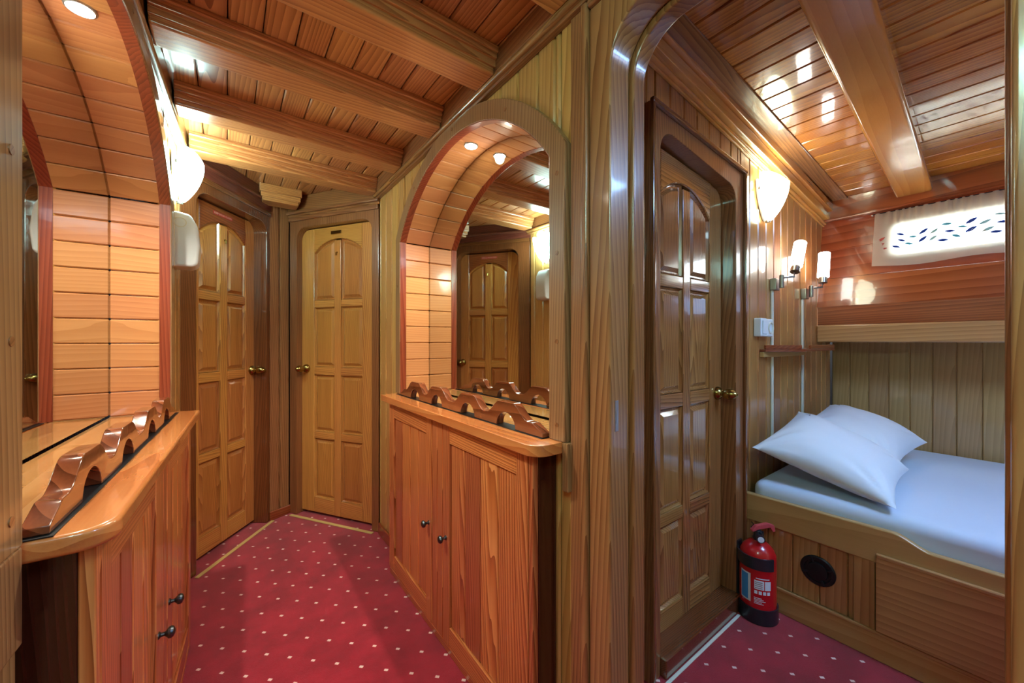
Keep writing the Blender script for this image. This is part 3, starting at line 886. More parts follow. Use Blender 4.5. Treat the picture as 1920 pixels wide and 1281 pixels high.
# ------------------------------------------------------------------ cabin doorway (portal)
b = MB()
def portal(y0, y1, zt, r, o, zo, xa, xb, mbd, zo0=.001, g=2, bb=.006):
    pts = [(y1, zo0)] + [(y1 - r + r * math.cos(t), zt - r + r * math.sin(t)) for t in [PI / 2 * i / 10 for i in range(11)]] + \
          [(y0 + r - r * math.sin(t), zt - r + r * math.cos(t)) for t in [PI / 2 * i / 10 for i in range(11)]] + [(y0, zo0), (y0 - o, zo0), (y0 - o, zo), (y1 + o, zo), (y1 + o, zo0)]
    mbd.prism(pts, xa, xb, 'yz', g=g, b=bb, seg=3)
rt = bpy.data.objects.new('door_4', None); C.objects.link(rt); rt.location = (0, 0, 0)
struct(rt, 'round-cornered wooden doorway opening into the cabin', 'doorway')
portal(.010, .611, 2.0, .12, .069, 2.066, XR - .012, .835, b); b.build('doorway_frame', 'jamb', rt)
b = MB(); portal(.016, .599, 1.988, .115, .03, 2.05, .836, .885, b); b.build('door_stop', 'trim', rt)
b = MB()
b.box(XR - .022, XR - .001, .681, .704, .001, 2.088, b=.007, seg=3); b.box(XR - .022, XR - .001, -.078, -.056, .001, 2.088, b=.007, seg=3)
b.box(XR - .022, XR - .001, -.056, .681, 2.067, 2.088, g=1, b=.007, seg=3)
b.box(XR - .010, XR - .001, .706, .75, .001, 2.088, b=.003); b.build('casing', 'jamb', rt)
m = MB(); m.box(.7755, .789, .6095, .6112, .975, 1.052, b=.0005); m.box(.779, .786, .6088, .61, .995, 1.03, b=0); m.build('strike_plate', 'steel', rt)

# ------------------------------------------------------------------ cabin forward wall (wall D) boards above/beside door
b = MB()
edges = [.885, .944, 1.044, 1.144] + [1.144 + .0995 * k for k in range(1, 23)]
doorx0, doorx1 = 1.19, 1.91
for i in range(len(edges) - 1):
    a, e = edges[i] + .0018, edges[i + 1] - .0018
    segs = [(a, e)]
    cuts = sorted([a, e] + [q for q in (doorx0, doorx1) if a < q < e])
    for j in range(len(cuts) - 1):
        p, q = cuts[j], cuts[j + 1]
        if q - p < .004: continue
        zl = 0.001
        if doorx0 - .001 < p and q < doorx1 + .001:
            zl = 1.93 - .1 * ((p + q) / 2 - 1.54) + .03
        if p > HX: continue
        b.prism([(p, zl), (q, zl), (q, crown_z(q) + .02), (p, crown_z(p) + .02)], YD, YD + .018, 'xz', g=2, b=.0055)
struct(b.build('wall_forward', 'cabin_board'), 'boarded cabin wall with the inner door')
b = MB(); b.box(.965, 3.7, YD + .14, YD + .15, 0, 2.42, b=0); b.box(1.95, 3.7, YD + .02, YD + .03, 0, 2.42, b=0)
struct(b.build('wall_forward_core', 'dark'), 'hidden core of the cabin wall')
# crown of wall D
def dcrown(name, mat, layers, label):
    m = MB()
    for (z0, z1, dep, bv) in layers:
        xs = (.885, 3.2)
        pts = [(xs[0], crown_z(xs[0]) + z0), (xs[1], crown_z(xs[1]) + z0), (xs[1], crown_z(xs[1]) + z1), (xs[0], crown_z(xs[0]) + z1)]
        m.prism(pts, YD - dep, YD - .0005, 'xz', g=0, b=bv, seg=2)
    return struct(m.build(name, mat), label, 'moulding')
dcrown('trim_5', 'cabin_beam', [(0, .012, .012, .003), (.012, .03, .022, .006), (.030, .082, .045, .008), (.082, .13, .062, .006)], 'orange crown moulding sloping down over the cabin door wall')
m = MB(); m.prism([(.885, cz(.885) - .008), (3.15, cz(3.15) - .008), (3.15, cz(3.15)), (.885, cz(.885))], YD - .135, YD - .06, 'xz', g=0, b=.002)
struct(m.build('trim_6', 'trim'), 'flat border strip where the cabin ceiling meets the wall', 'moulding')

# cabin beam
m = MB(); xs = [1.0 - .2 + i * .2 for i in range(13)]
low = [(x, cz(x) - .075 + .006 * math.sin(x * 2.2)) for x in xs if x <= 3.14]
poly = low + [(3.145, cz(3.14) - .075), (3.145, cz(3.145) + .001), (.8, cz(.8) + .001)]
T = Matrix.Translation((3.15, .378, 0)) @ Matrix.Rotation(math.radians(1.7), 4, 'Z') @ Matrix.Translation((-3.15, 0, 0))
m.prism(poly, -.075, .075, 'xz', g=0, b=.016, seg=3, T=T)
tag(m.build('cabin_beam', 'cabin_beam'), 'broad glossy orange beam under the cabin ceiling ending above the curtained window', 'ceiling beam')

# ------------------------------------------------------------------ hull side of the cabin
b = MB(); y = YD
k = 0
while y > YA:
    b.box(HX, HX + .018, y - .0935, y - .0008, .3, 1.21, b=.0045); y -= .0943
struct(b.build('wall_hull_lining', 'hull_board'), 'vertical boards behind the berth')
def hx(z): return 3.045 + (z - 1.42) * .21
b = MB()
WY0, WY1, WZ0, WZ1 = -.20, .462, 1.695, 1.889
rows = [(1.42, 1.60), (1.60, 1.79), (1.79, 1.985)]
for (za, zb) in rows:
    def strip(ya, yb, z0, z1):
        vs = [(hx(z0), ya, z0), (hx(z0), yb, z0), (hx(z1), yb, z1), (hx(z1), ya, z1)]
        n = Vector((1, 0, -.21)).normalized() * .02
        vv = [Vector(v) for v in vs] + [Vector(v) + n for v in vs]
        b.add(vv, [[0, 1, 2, 3], [7, 6, 5, 4], [0, 4, 5, 1], [1, 5, 6, 2], [2, 6, 7, 3], [3, 7, 4, 0]], g=1, tone=tone_)
    tone_ = random.random()
    za_, zb_ = za + .001, zb - .001
    if zb <= WZ0 or za >= WZ1: strip(YA, YD, za_, zb_)
    else:
        strip(WY1, YD, za_, zb_); strip(YA, WY0, za_, zb_)
        if za_ < WZ0: strip(WY0, WY1, za_, WZ0)
        if zb_ > WZ1: strip(WY0, WY1, WZ1, zb_)
struct(b.build('wall_hull', 'hullmahog', smooth=False), 'glossy mahogany hull planking round the window')
b = MB(); n_ = 3.14
b.box(3.13, 3.16, YA, YD - .0005, 1.978, 2.13, g=1, b=.004); b.box(3.118, 3.13, YA, YD - .0005, 1.978, 1.992, g=1, b=.004, seg=2)
struct(b.build('trim_7', 'hullmahog'), 'dark mahogany header board under the cabin ceiling', 'moulding')
b = MB(); b.box(3.045, 3.065, YA, YD - .004, 1.304, 1.422, g=1, b=.002)
struct(b.build('trim_8', 'mahog'), 'reddish mahogany band above the long shelf', 'moulding')
b = MB(); b.box(3.03, 3.05, YA, YD - .002, 1.195, 1.304, g=1, b=.01, seg=3)
b.box(3.05, HX + .02, YA, YD - .002, 1.285, 1.303, g=1, b=0)
y = YD
while y > YA:
    b.box(3.05, HX, y - .0935, y - .0008, 1.21, 1.222, g=0, b=.003); y -= .0943
o = b.build('long_shelf', 'drawer'); tag(o, 'long wooden shelf running along the hull above the berth', 'shelf')

# window: frame, pane
W = bpy.data.objects.new('window_1', None); C.objects.link(W); W.location = (hx(1.79), (WY0 + WY1) / 2, 1.79)
struct(W, 'low wide rounded porthole window behind the curtain', 'window')
Tw = Matrix.Rotation(math.atan(.21), 4, 'Y')
def rrect(w, h, r, n=6):
    pts = []
    for (cx, cy, a0) in ((w / 2 - r, h / 2 - r, 0), (-w / 2 + r, h / 2 - r, PI / 2), (-w / 2 + r, -h / 2 + r, PI), (w / 2 - r, -h / 2 + r, 1.5 * PI)):
        for i in range(n + 1):
            a = a0 + PI / 2 * i / n; pts.append((cx + r * math.cos(a), cy + r * math.sin(a)))
    return pts
def ring(mbd, outer, inner, w0, w1, T):
    n = len(outer); vs = [(w0, *p) for p in outer] + [(w0, *p) for p in inner] + [(w1, *p) for p in outer] + [(w1, *p) for p in inner]; fs = []
    for i in range(n):
        j = (i + 1) % n
        fs += [[i, j, n + j, n + i], [2 * n + i, 3 * n + i, 3 * n + j, 2 * n + j], [i, 2 * n + i, 2 * n + j, j], [n + i, n + j, 3 * n + j, 3 * n + i]]
    mbd.add(vs, fs, 1, T)
ww, wh = WY1 - WY0, (WZ1 - WZ0) * 1.02
m = MB(); ring(m, rrect(ww + .03, wh + .03, .05), rrect(ww - .012, wh - .012, .035), -.008, .03, Tw); m.build('window_frame', 'white', W)
m = MB(); m.prism(rrect(ww - .01, wh - .01, .036), .024, .028, 'yz', b=0, T=Tw); m.build('window_pane', 'glass', W, smooth=False)
m = MB(); m.box(.018, .034, .03, .045, -wh / 2, wh / 2, b=.001, T=Tw); m.build('window_mullion', 'white', W)

# curtain with leaf print
cur = MB(); CY0, CY1, CZ0, CZ1 = -.32, .54, 1.632, 1.966
def cx_(y, z):
    f = (z - CZ0) / (CZ1 - CZ0)
    ruf = max(0, (f - .72) / .28)
    return hx(z) - .028 + (.009 * ruf * math.sin(y * 190 + 2 * math.sin(y * 31))) + .004 * math.sin(y * 21 + 1) * (1 - f) - .02 * (1 - f) * .4
ny, nz = 260, 26; vs = []; fs = []
for j in range(nz + 1):
    z_ = CZ0 + (CZ1 - CZ0) * j / nz
    for i in range(ny + 1):
        y_ = CY0 + (CY1 - CY0) * i / ny
        zz = z_ + (.008 * math.sin(y_ * 13) + .010 * ((y_ - .1) * 1.5)) * (1 - j / nz)
        vs.append((cx_(y_, z_), y_ + (.012 * (1 - j / nz) if False else 0), zz))
for j in range(nz):
    for i in range(ny):
        q = j * (ny + 1) + i; fs.append([q, q + 1, q + ny + 2, q + ny + 1])
cur.add(vs, fs, mi=0)
leaves = [  # y, z, size, angle, colour  (from the curtain's left edge)
    (.505, 1.80, .030, 35, 4), (.507, 1.766, .030, 30, 4), (.49, 1.742, .02, 10, 4),
    (.425, 1.815, .028, -25, 1), (.42, 1.778, .028, -30, 1), (.44, 1.744, .028, -25, 1), (.375, 1.79, .026, -8, 2), (.39, 1.752, .028, -20, 2),
    (.335, 1.812, .034, 40, 1), (.337, 1.768, .034, 42, 1), (.295, 1.803, .03, 40, 3), (.298, 1.765, .03, 40, 3),
    (.25, 1.832, .03, -8, 2), (.238, 1.79, .030, -10, 1), (.262, 1.745, .032, -8, 1), (.195, 1.803, .026, -12, 2), (.215, 1.758, .028, -28, 2),
    (.165, 1.828, .036, 32, 1), (.165, 1.782, .036, 32, 1), (.12, 1.81, .034, 25, 3), (.11, 1.77, .034, 25, 3),
    (.072, 1.84, .028, -8, 3), (.064, 1.797, .03, -5, 1), (.085, 1.75, .031, -3, 1), (.02, 1.82, .026, -5, 3), (.035, 1.772, .026, -5, 3),
    (-.01, 1.845, .034, 30, 1), (-.012, 1.798, .034, 30, 1), (-.06, 1.82, .03, -20, 2), (-.07, 1.77, .03, -15, 1), (-.12, 1.81, .03, 30, 1)]
for (ly, lz, s_, an, mi) in leaves:
    a = math.radians(an); vs = []; n = 8; s_ *= 1.4
    for sd in (1, -1):
        for i in range(n + 1):
            u = -1 + 2 * i / n; w = .34 * (1 - u * u)
            if sd == -1: u = -u
            p, q = u * s_ * .5, sd * w * s_ * .5
            yy = ly - (p * math.cos(a) - q * math.sin(a)); zz = lz + p * math.sin(a) + q * math.cos(a)
            vs.append((cx_(yy, zz) - .0012, yy, zz))
    cur.add(vs, [list(range(len(vs)))], mi=mi)
root = thing('window_curtain', 'short cream curtain with blue and red leaf print over the small window', 'curtain', (0, 0, 0))
cur.build('curtain_cloth', ['curtain', 'leafblue', 'leafteal', 'leafpale', 'leafred'], root, sharp=80)
m = MB(); m.tube([(hx(1.966) - .028, CY0 - .02, 1.966), (hx(1.966) - .028, CY1 + .012, 1.966)], .003, 8); m.build('curtain_wire', 'dark', root)
m = MB(); m.lathe([(.004, 0), (.004, .02)], 10, T=Matrix.Translation((hx(1.96) - .03, CY1 + .012, 1.962)) @ Matrix.Rotation(PI / 2, 4, 'Y')); m.build('wire_hook', 'steel', root)

# ------------------------------------------------------------------ berth
root = thing('berth', 'built-in wooden berth with high front board below the curtained window', 'bed', (1.98, 0, 0))
L = Matrix.Translation((-1.98, 0, 0))
m = MB(); pts = [(YD - .006, .372)]
y = YD - .006
top = [(YD - .006, .492), (.29, .498)]
for i in range(1, 11):
    t = i / 10; s_ = t * t * (3 - 2 * t); top.append((.29 - .10 * t, .498 - .036 * s_))
top += [(YA + .005, .455)]
m.prism([(YD - .006, .368)] + top + [(YA + .005, .35)], 1.958, 1.985, 'yz', g=1, b=.006, seg=3, T=L); m.build('front_board', 'berth', root)
m = MB(); m.box(1.958, 1.985, YA + .005, YD - .006, .001, .105, g=1, b=.002, T=L); m.box(1.953, 1.962, YA + .005, YD - .006, .098, .112, g=1, b=.004, seg=2, T=L)
m.build('base_board', 'berth', root)
m = MB(); ys = [YD - .006, .70, .605, .51, .42, .335]
for i in range(5): m.box(1.975, 1.985, ys[i + 1] + .0008, ys[i] - .0008, .105, .37, b=.004, T=L)
m.box(1.962, 1.975, YD - .05, YD - .006, .105, .37, b=.002, T=L); m.box(1.962, 1.975, .338, .40, .105, .37, b=.002, T=L)
m.box(1.975, 1.985, YA + .005, .334, .105, .37, b=0, T=L)
m.build('front_panelling', 'drawer', root)
m = MB(); m.box(1.94, 1.9575, -.28, .333, .118, .408, g=1, b=.005, seg=2, T=L); m.box(1.9385, 1.9405, -.275, .328, .396, .406, g=1, b=.002, T=L); m.build('drawer_front', 'drawer', root)
m = MB(); m.box(1.99, HX - .002, YA + .005, YD - .006, .33, .37, g=1, b=0, T=L); m.build('bed_base', 'berth', root)
m = MB()
Tv = L @ Matrix.Translation((1.975, .515, .245)) @ Matrix.Rotation(-PI / 2, 4, 'Y')
m.lathe([(.0605, 0), (.0605, .004), (.056, .008), (.046, .008), (.044, .004), (.036, .004), (.034, .010), (.012, .012), (.0005, .012)], 36, T=Tv, cap=False)
for k in range(4): m.box(-.004, .004, .036, .058, .006, .011, b=.001, T=Tv @ Matrix.Rotation(k * PI / 2 + .4, 4, 'Z'))
m.build('round_vent', 'black', root)

# mattress
m = MB()
def mat_prism():
    bm = bmesh.new(); bmesh.ops.create_cube(bm, size=1)
    for v in bm.verts:
        v.co = Vector((1.99 + (v.co.x + .5) * (HX - .012 - 1.99), YA + .01 + (v.co.y + .5) * (YD - .03 - YA - .01), .371 + (v.co.z + .5) * .178))
    bmesh.ops.bevel(bm, geom=bm.edges[:], offset=.045, segments=5, profile=.55, affect='EDGES')
    bm.verts.index_update()
    vs = [v.co.copy() for v in bm.verts]; fs = [[v.index for v in f.verts] for f in bm.faces]; bm.free(); return vs, fs
vs, fs = mat_prism(); m.add(vs, fs)
tag(m.build('mattress', 'sheet', sharp=60), 'mattress under a smooth white sheet lying in the berth', 'mattress')

# pillows
def pillow(c00, c10, c11, c01, thick, label, seed, mark_uv):
    """corners given in order; puffed along the quad normal"""
    c = [Vector(p) for p in (c00, c10, c11, c01)]
    n = ((c[1] - c[0]).cross(c[3] - c[0])).normalized()
    if n.z < 0: n = -n
    N = 44; rnd = random.Random(seed); ph = [rnd.random() * 6 for _ in range(10)]
    def pos(u, v, s):
        # pinched sides between pointed corners
        e = .045
        uu = u + e * math.sin(PI * v) * (1 - 2 * u) ** 3 * -1 * -1 if False else u + e * math.sin(PI * v) * (.5 - u) * 2 * abs(2 * u - 1) ** 2
        vv = v + e * math.sin(PI * u) * (.5 - v) * 2 * abs(2 * v - 1) ** 2
        p = (c[0] * (1 - uu) * (1 - vv) + c[1] * uu * (1 - vv) + c[2] * uu * vv + c[3] * (1 - uu) * vv)
        a = (1 - abs(2 * u - 1) ** 2.4); b_ = (1 - abs(2 * v - 1) ** 2.4)
        h = (max(a, 0) * max(b_, 0)) ** .55
        # radial creases near the corners and soft waves
        w = 0
        for (qu, qv, q) in ((0, 0, 0), (1, 0, 1), (1, 1, 2), (0, 1, 3)):
            du, dv = u - qu, v - qv; r = math.hypot(du, dv); an = math.atan2(abs(dv), abs(du))
            w += math.sin(an * 15 + ph[q]) * math.exp(-((r - .22) / .16) ** 2) * .008
        w += math.sin(u * 9 + ph[4] + 3 * v) * .002 + math.sin(v * 23 + u * 11 + ph[5]) * .0012
        hh = h * thick * (.60 if s > 0 else .40) + w * h
        sag = 0
        return p + n * (hh * s)
    m = MB(); vs = []; idx = {}; fs = []
    for s in (1, -1):
        for j in range(N + 1):
            for i in range(N + 1):
                ed = i in (0, N) or j in (0, N)
                if s == -1 and ed: idx[(s, i, j)] = idx[(1, i, j)]; continue
                idx[(s, i, j)] = len(vs); vs.append(pos(i / N, j / N, s))
        for j in range(N):
            for i in range(N):
                q = [idx[(s, i, j)], idx[(s, i + 1, j)], idx[(s, i + 1, j + 1)], idx[(s, i, j + 1)]]
                fs.append(q if s == 1 else q[::-1])
    zmin = .553
    for v in vs:
        if v.z < zmin: v.z = zmin + (v.z - zmin) * .02
        if v.y > YD - .010: v.y = YD - .010
    root = thing('pillow', label, 'pillow', tuple(c[0]), 0, 'white pillows on the berth')
    T = Matrix.Translation(-c[0])
    m.add([v for v in vs], fs, T=T); m.build('pillowcase', 'linen', root, sharp=85)
    # small stitched mark near a corner
    mk = MB(); u0, v0 = mark_uv
    for (du, dv, su, sv) in ((0, 0, .05, .010), (.03, .02, .010, .03), (-.02, .03, .02, .008)):
        q = [pos(u0 + du, v0 + dv, 1), pos(u0 + du + su, v0 + dv, 1), pos(u0 + du + su, v0 + dv + sv, 1), pos(u0 + du, v0 + dv + sv, 1)]
        mk.add([T @ (p + n * .0015) for p in q], [[0, 1, 2, 3]])
    mk.build('stitched_mark', 'mark', root, smooth=False)
pillow((1.99, .77, .70), (2.00, .285, .575), (2.50, .315, .615), (2.53, .745, .815), .17, 'front white pillow with pointed corners leaning on the cabin wall, nearest the viewer', 3, (.12, .78))
pillow((2.50, .775, .70), (2.48, .36, .60), (3.00, .31, .66), (3.06, .735, .80), .18, 'rear white pillow partly hidden behind the front pillow', 8, (.10, .82))

# ------------------------------------------------------------------ reading lamps, cable ducts, switch and socket, little shelf
def reading_lamp(x, z, tilt, label, hx_=.03):
    root = thing('reading_lamp', label, 'reading lamp', (x, YD - .001, z), 0, 'swivel reading lamps')
    m = MB(); m.box(-.028, .028, -.028, .0, -.032, .030, b=.004, seg=2); m.build('wall_mount', 'nickel', root)
    m = MB(); m.lathe([(.011, -.03), (.011, .036), (.008, .038)], 16, T=Matrix.Translation((0, -.045, .008)) @ Matrix.Rotation(0, 4, 'X')); m.build('pivot', 'nickel', root)
    m = MB(); m.tube([(0, -.04, .03), (.022, -.062, .033), (.044, -.086, .036), (.046, -.088, .056)], .0055, 10); m.build('arm', 'nickel', root)
    T = Matrix.Translation((.046, -.088, .060)) @ Matrix.Rotation(tilt, 4, 'Y')
    m = MB(); m.lathe([(.012, -.002), (.0215, 0), (.0215, .042), (.019, .045)], 24, T=T); m.build('lamp_holder', 'nickel', root)
    m = MB(); m.lathe([(.0265, .034), (.0285, .037), (.0285, .180), (.0275, .182), (.0255, .180), (.0255, .04), (.0265, .034)], 28, T=T, cap=False)
    m.lathe([(.001, .06), (.018, .062), (.018, .15), (.001, .152)], 16, T=T); m.build('glass_tube', 'tube', root)
    for a in (0.9, 3.0, 5.1):
        m = MB(); m.lathe([(.003, 0), (.003, .003)], 8, T=T @ Matrix.Rotation(a, 4, 'Z') @ Matrix.Translation((.0285, 0, .048)) @ Matrix.Rotation(PI / 2, 4, 'Y')); m.build('set_screw', 'dark', root)
reading_lamp(2.31, 1.50, .47, 'nickel reading lamp with a tilted lit glass tube, the one nearer the door')
reading_lamp(2.77, 1.485, .16, 'nickel reading lamp with an upright lit glass tube, next to the hull')
for (x, za, zb, l) in ((2.30, .62, 1.47, 'pale cable duct running down from the reading lamp nearer the door'), (2.76, .62, 1.453, 'pale cable duct running down from the reading lamp next to the hull')):
    m = MB(); m.box(x - .009, x + .009, YD - .011, YD - .0005, za, zb, b=.003, seg=2)
    tag(m.build('cable_duct', 'white2'), l, 'cable duct', 'cable ducts')
root = thing('light_switch', 'white surface-mounted switch on the boards beside the inner door', 'switch', (2.115, YD - .001, 1.27))
m = MB(); m.box(-.036, .036, -.035, 0, -.045, .045, b=.005, seg=3); m.build('housing', 'white', root)
m = MB(); m.box(-.024, .024, -.041, -.034, -.032, .034, b=.003, seg=2); m.build('rocker', 'white', root)
root = thing('power_socket', 'white surface-mounted round socket to the right of the switch', 'socket', (2.193, YD - .001, 1.268))
m = MB(); m.box(-.038, .038, -.034, 0, -.045, .045, b=.008, seg=3); m.build('housing', 'white', root)
m = MB(); m.lathe([(.029, 0), (.029, .006), (.024, .006), (.022, -.004 + .002), (.0005, -.002)], 28, T=Matrix.Translation((0, -.034, 0)) @ Matrix.Rotation(PI / 2, 4, 'X'), cap=False); m.build('socket_ring', 'white2', root)
root = thing('bedside_shelf', 'small reddish glossy shelf with raised rim below the reading lamps', 'shelf', (2.15, YD - .0005, 1.12))
pts = [(0, 0), (0, -.03)] + [(.02 + .2 * i / 8, -.03 - .11 * math.sin(PI / 2 * i / 8)) for i in range(1, 9)] + [(.68, -.14), (.70, -.12), (.70, 0)]
m = MB(); m.prism(pts, .028, .042, 'xy', g=0, b=.003, seg=2, T=Matrix.Translation((0, -.0005, 0))); m.build('shelf_board', 'mahog', root)
def rimseg(i0, i1):
    outer = pts[1:]; o_ = [Vector((p[0], p[1])) for p in outer]
    seq = o_[i0:i1]; inn = [p + Vector((.003, .011)) for p in seq]
    r_ = MB(); r_.prism([tuple(p) for p in seq] + [tuple(p) for p in inn[::-1]], .042, .062, 'xy', g=0, b=.002); return r_
rimseg(0, 7).build('rim', 'mahog', root); r2 = MB(); r2.box(.27, .68, -.14, -.129, .042, .062, g=0, b=.002); r2.build('rim', 'mahog', root)
m = MB(); m.box(0, .60, -.022, -.001, 0, .028, g=0, b=.003, seg=2); m.build('bearer', 'berth', root)

# ------------------------------------------------------------------ fire extinguisher and its bracket
ex, ey = 1.868, .700
root = thing('fire_extinguisher', 'small red fire extinguisher on the carpet between the inner door and the berth', 'fire extinguisher', (ex, ey, 0))
R_ = .070
m = MB(); m.lathe([(.03, .012), (.055, .012), (R_, .024), (R_, .262), (R_ - .003, .285), (R_ - .014, .305), (.038, .322), (.022, .328), (.018, .334)], 40); m.build('cylinder', 'red', root)
m = MB(); m.lathe([(.019, .332), (.021, .340), (.017, .350), (.015, .372), (.010, .375)], 20); m.box(-.012, .012, -.02, .012, .345, .372, b=.003)
m.build('valve', 'bluegrey', root)
view_a = math.atan2(-ey, -ex)
Tg = Matrix.Translation((0, 0, .352)) @ Matrix.Rotation(view_a + .25, 4, 'Z') @ Matrix.Rotation(PI / 2, 4, 'Y')
m = MB(); m.lathe([(.013, .008), (.013, .036), (.016, .038), (.016, .046)], 24, T=Tg); g_ = m.build('pressure_gauge', 'bluegrey', root)
m = MB(); m.lathe([(.012, 0), (.012, .0012)], 24, T=Tg @ Matrix.Translation((0, 0, .0462))); m.build('gauge_face', 'labelw', g_)
Th = Matrix.Rotation(-.65, 4, 'Z')
m = MB(); m.prism([(-.03, .375), (-.012, .394), (.04, .404), (.068, .396), (.072, .37), (.062, .366), (.05, .386), (.0, .378), (-.026, .366)], -.009, .009, 'xz', b=.003, seg=2, T=Th); m.build('lever', 'pinkred', root)
m = MB(); m.tube([Th @ Vector((-.03, 0, .385)), Th @ Vector((-.02, -.004, .40)), Th @ Vector((-.032, -.006, .412))], .002, 6); m.build('safety_pin', 'dark', root)
# label patches, wrapped round the cylinder
def wrap(a0, a1, z0, z1, r, mat, name, parent, n=10):
    m = MB(); vs = []; fs = []
    for i in range(n + 1):
        a = a0 + (a1 - a0) * i / n
        for z in (z0, z1): vs.append((r * math.cos(a), r * math.sin(a), z))
    for i in range(n): fs.append([2 * i, 2 * i + 2, 2 * i + 3, 2 * i + 1])
    m.add(vs, fs); return m.build(name, mat, parent)
va = view_a
lab = MB()
def wrapm(mb, a0, a1, z0, z1, r, mi, n=6):
    vs = []; fs = []
    for i in range(n + 1):
        a = a0 + (a1 - a0) * i / n
        for z in (z0, z1): vs.append((r * math.cos(a), r * math.sin(a), z))
    for i in range(n): fs.append([2 * i, 2 * i + 2, 2 * i + 3, 2 * i + 1])
    mb.add(vs, fs, mi=mi)
r0 = R_ + .0006
wrapm(lab, va - 1.02, va - .38, .088, .208, r0, 0)
wrapm(lab, va - .97, va - .52, .094, .202, r0 + .0004, 1)
for (a0, a1, z0, z1) in ((-.18, .33, .150, .188), (.37, .70, .150, .188)): wrapm(lab, va + a0, va + a1, z0, z1, r0, 0)
for k in range(4): wrapm(lab, va - .18 + k * .225, va - .02 + k * .225, .130, .144, r0, 0)
for k in range(5): wrapm(lab, va - .2, va + .2 + .1 * (k % 3), .112 - k * .006, .1145 - k * .006, r0, 3)
for k in range(4): wrapm(lab, va - .14, va + .24, .155 + k * .008, .1575 + k * .008, r0 + .0004, 2)
wrapm(lab, va - .1, va + .62, .194, .198, r0, 3)
lab.build('printed_label', ['labelw', 'labelb', 'labeld', 'labelw'], root)
br = thing('extinguisher_bracket', 'dark bracket with two wide bands holding the fire extinguisher', 'bracket', (ex, ey, 0))
def band(z0, z1, a0, a1, ri, ro, sl=0):
    m = MB(); vs = []; fs = []; n = 36
    for i in range(n + 1):
        a = a0 + (a1 - a0) * i / n; dz = sl * math.sin((i / n) * PI)
        for (r, z) in ((ri, z0), (ro, z0), (ro, z1), (ri, z1)): vs.append((r * math.cos(a), r * math.sin(a), z - dz))
    for i in range(n):
        for k in range(4):
            j = (k + 1) % 4; fs.append([4 * i + k, 4 * (i + 1) + k, 4 * (i + 1) + j, 4 * i + j])
    fs += [[0, 1, 2, 3][::-1], [4 * n, 4 * n + 1, 4 * n + 2, 4 * n + 3]]
    m.add(vs, fs); return m
band(.232, .282, va - 1.9, va + .85, R_ + .0012, R_ + .006).build('upper_band', 'bluegrey', br)
m = band(.004, .066, va - 1.9, va + 1.9, R_ + .0012, R_ + .006); m.lathe([(.001, .002), (R_ + .005, .002), (R_ + .005, .010), (.001, .010)], 40); m.build('lower_cup', 'bluegrey', br)
m = MB(); m.box(-.02, .02, R_ + .002, R_ + .014, .004, .30, b=.002, T=Matrix.Rotation(0, 4, 'Z')); m.build('back_strap', 'bluegrey', br)

m = MB(); m.prism([(.90, .742), (1.80, .742), (1.80, .7535), (.90, .7535)], .0, .004, 'xy', g=0, b=.001)
struct(m.build('trim_11', 'white2'), 'pale carpet edge strip along the cabin door sill', 'strip')
# ------------------------------------------------------------------ glowing overhead panels added out of view as fill, then the lights
H = bpy.data.objects.new('passage_fill_panel', None); C.objects.link(H); H.location = (.2, -.55, ZC)
struct(H, 'unseen glowing panel added overhead in the passage as fill light', 'window')
m = MB(); m.box(-.27, .27, -.3, .3, -.012, -.008, b=0); m.build('fill_panel_pane', 'fill_glow', H, smooth=False)  # emissive pane added to brighten the passage
m = MB(); ring(m, rrect(.62, .68, .02), rrect(.54, .6, .02), -.02, -.002, Matrix.Rotation(-PI / 2, 4, 'Y')); m.build('fill_panel_frame', 'trim', H)
H = bpy.data.objects.new('cabin_fill_panel', None); C.objects.link(H); H.location = (1.75, -.55, cz(1.75))
struct(H, 'unseen glowing panel added overhead in the cabin as fill light', 'window')
m = MB(); m.box(-.3, .3, -.3, .3, -.045, -.04, b=0); m.build('fill_panel_pane', 'fill_glow2', H, smooth=False)  # emissive pane added for cool brightness in the cabin
m = MB(); ring(m, rrect(.68, .68, .02), rrect(.58, .58, .02), -.05, -.03, Matrix.Rotation(-PI / 2, 4, 'Y')); m.build('fill_panel_frame', 'trim', H)

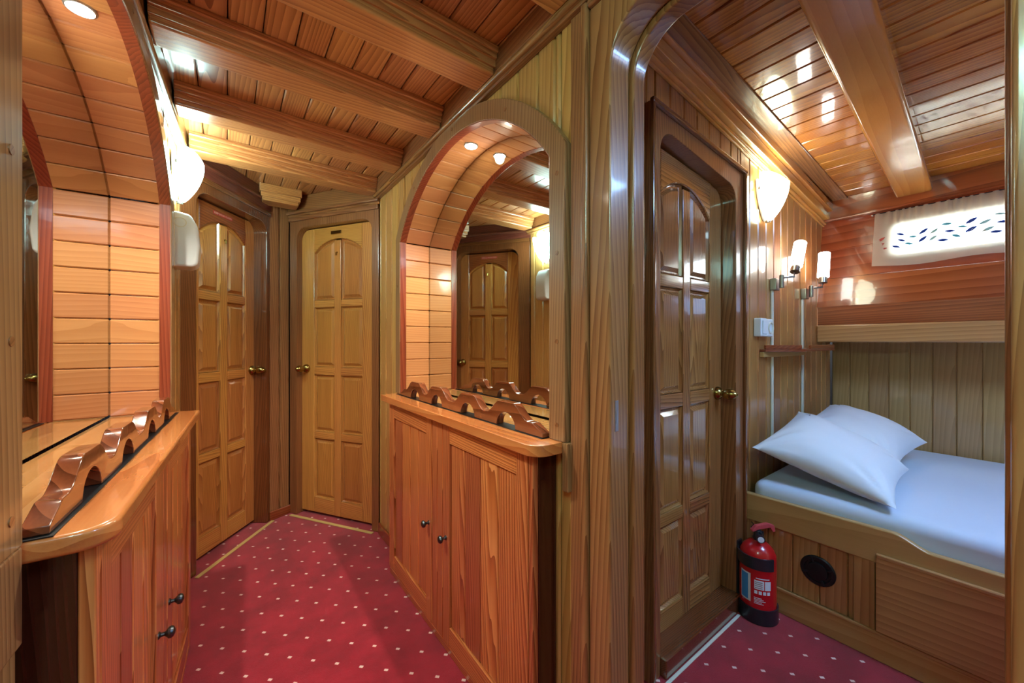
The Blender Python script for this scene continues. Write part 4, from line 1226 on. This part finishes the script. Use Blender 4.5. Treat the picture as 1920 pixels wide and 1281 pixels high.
def light(kind, name, loc, energy, col, size=.1, rot=None, **kw):
    l = bpy.data.lights.new(name, kind); l.energy = energy; l.color = col
    if kind == 'AREA':
        l.shape = kw.get('shape', 'RECTANGLE'); l.size = size; l.size_y = kw.get('sy', size)
    elif kind in ('POINT', 'SPOT'): l.shadow_soft_size = size
    if kind == 'SPOT': l.spot_size = kw.get('ang', 2.2); l.spot_blend = .6
    o = bpy.data.objects.new(name, l); C.objects.link(o); o.location = loc
    if rot: o.rotation_euler = rot
    return o
# alcove spotlights
light('SPOT', 'alcove_spot', (XR + .075, 1.428, 2.03), 24, (1, .92, .78), .02, (0, 0, 0), ang=2.5)
light('SPOT', 'alcove_spot', tuple(TL @ Vector((XL - .075, 1.428, 2.03))), 24, (1, .92, .78), .02, (0, 0, 0), ang=2.4)
# wall lights: open bowls throwing light up on the ceiling
light('POINT', 'wall_light_bulb', (XL + .07, 2.25, 2.03), .35, (.84, 1, .8), .03)
light('POINT', 'wall_light_bulb', (2.20, YD - .06, 2.00), .5, (1, .97, .68), .03)
# daylight outside the window
light('AREA', 'daylight_outside', (3.80, .12, 1.87), 70, (.72, .87, 1), .6, (0, math.radians(90), 0), sy=1.1)

w = bpy.data.worlds.new('sky'); sc.world = w; w.use_nodes = True
bg = w.node_tree.nodes['Background']; bg.inputs[0].default_value = (.7, .86, 1, 1); bg.inputs[1].default_value = 3.0

# ------------------------------------------------------------------ camera
cam = bpy.data.cameras.new('camera'); co = bpy.data.objects.new('camera', cam); C.objects.link(co)
cam.sensor_width = 36; cam.lens = 717 / 1920 * 36; cam.clip_start = .02; cam.clip_end = 60
co.location = (0, 0, 1.2); co.rotation_euler = (PI / 2, 0, -math.atan2(.598, .8015))
sc.camera = co
sc.view_settings.view_transform = 'Standard'; sc.view_settings.look = 'None'
sc.view_settings.exposure = 1.2; sc.view_settings.gamma = 1; sc.view_settings.use_curve_mapping = False
sc.cycles.use_denoising = True
sc.cycles.max_bounces = 10; sc.cycles.glossy_bounces = 5; sc.cycles.transparent_max_bounces = 8
sc.cycles.sample_clamp_indirect = 6
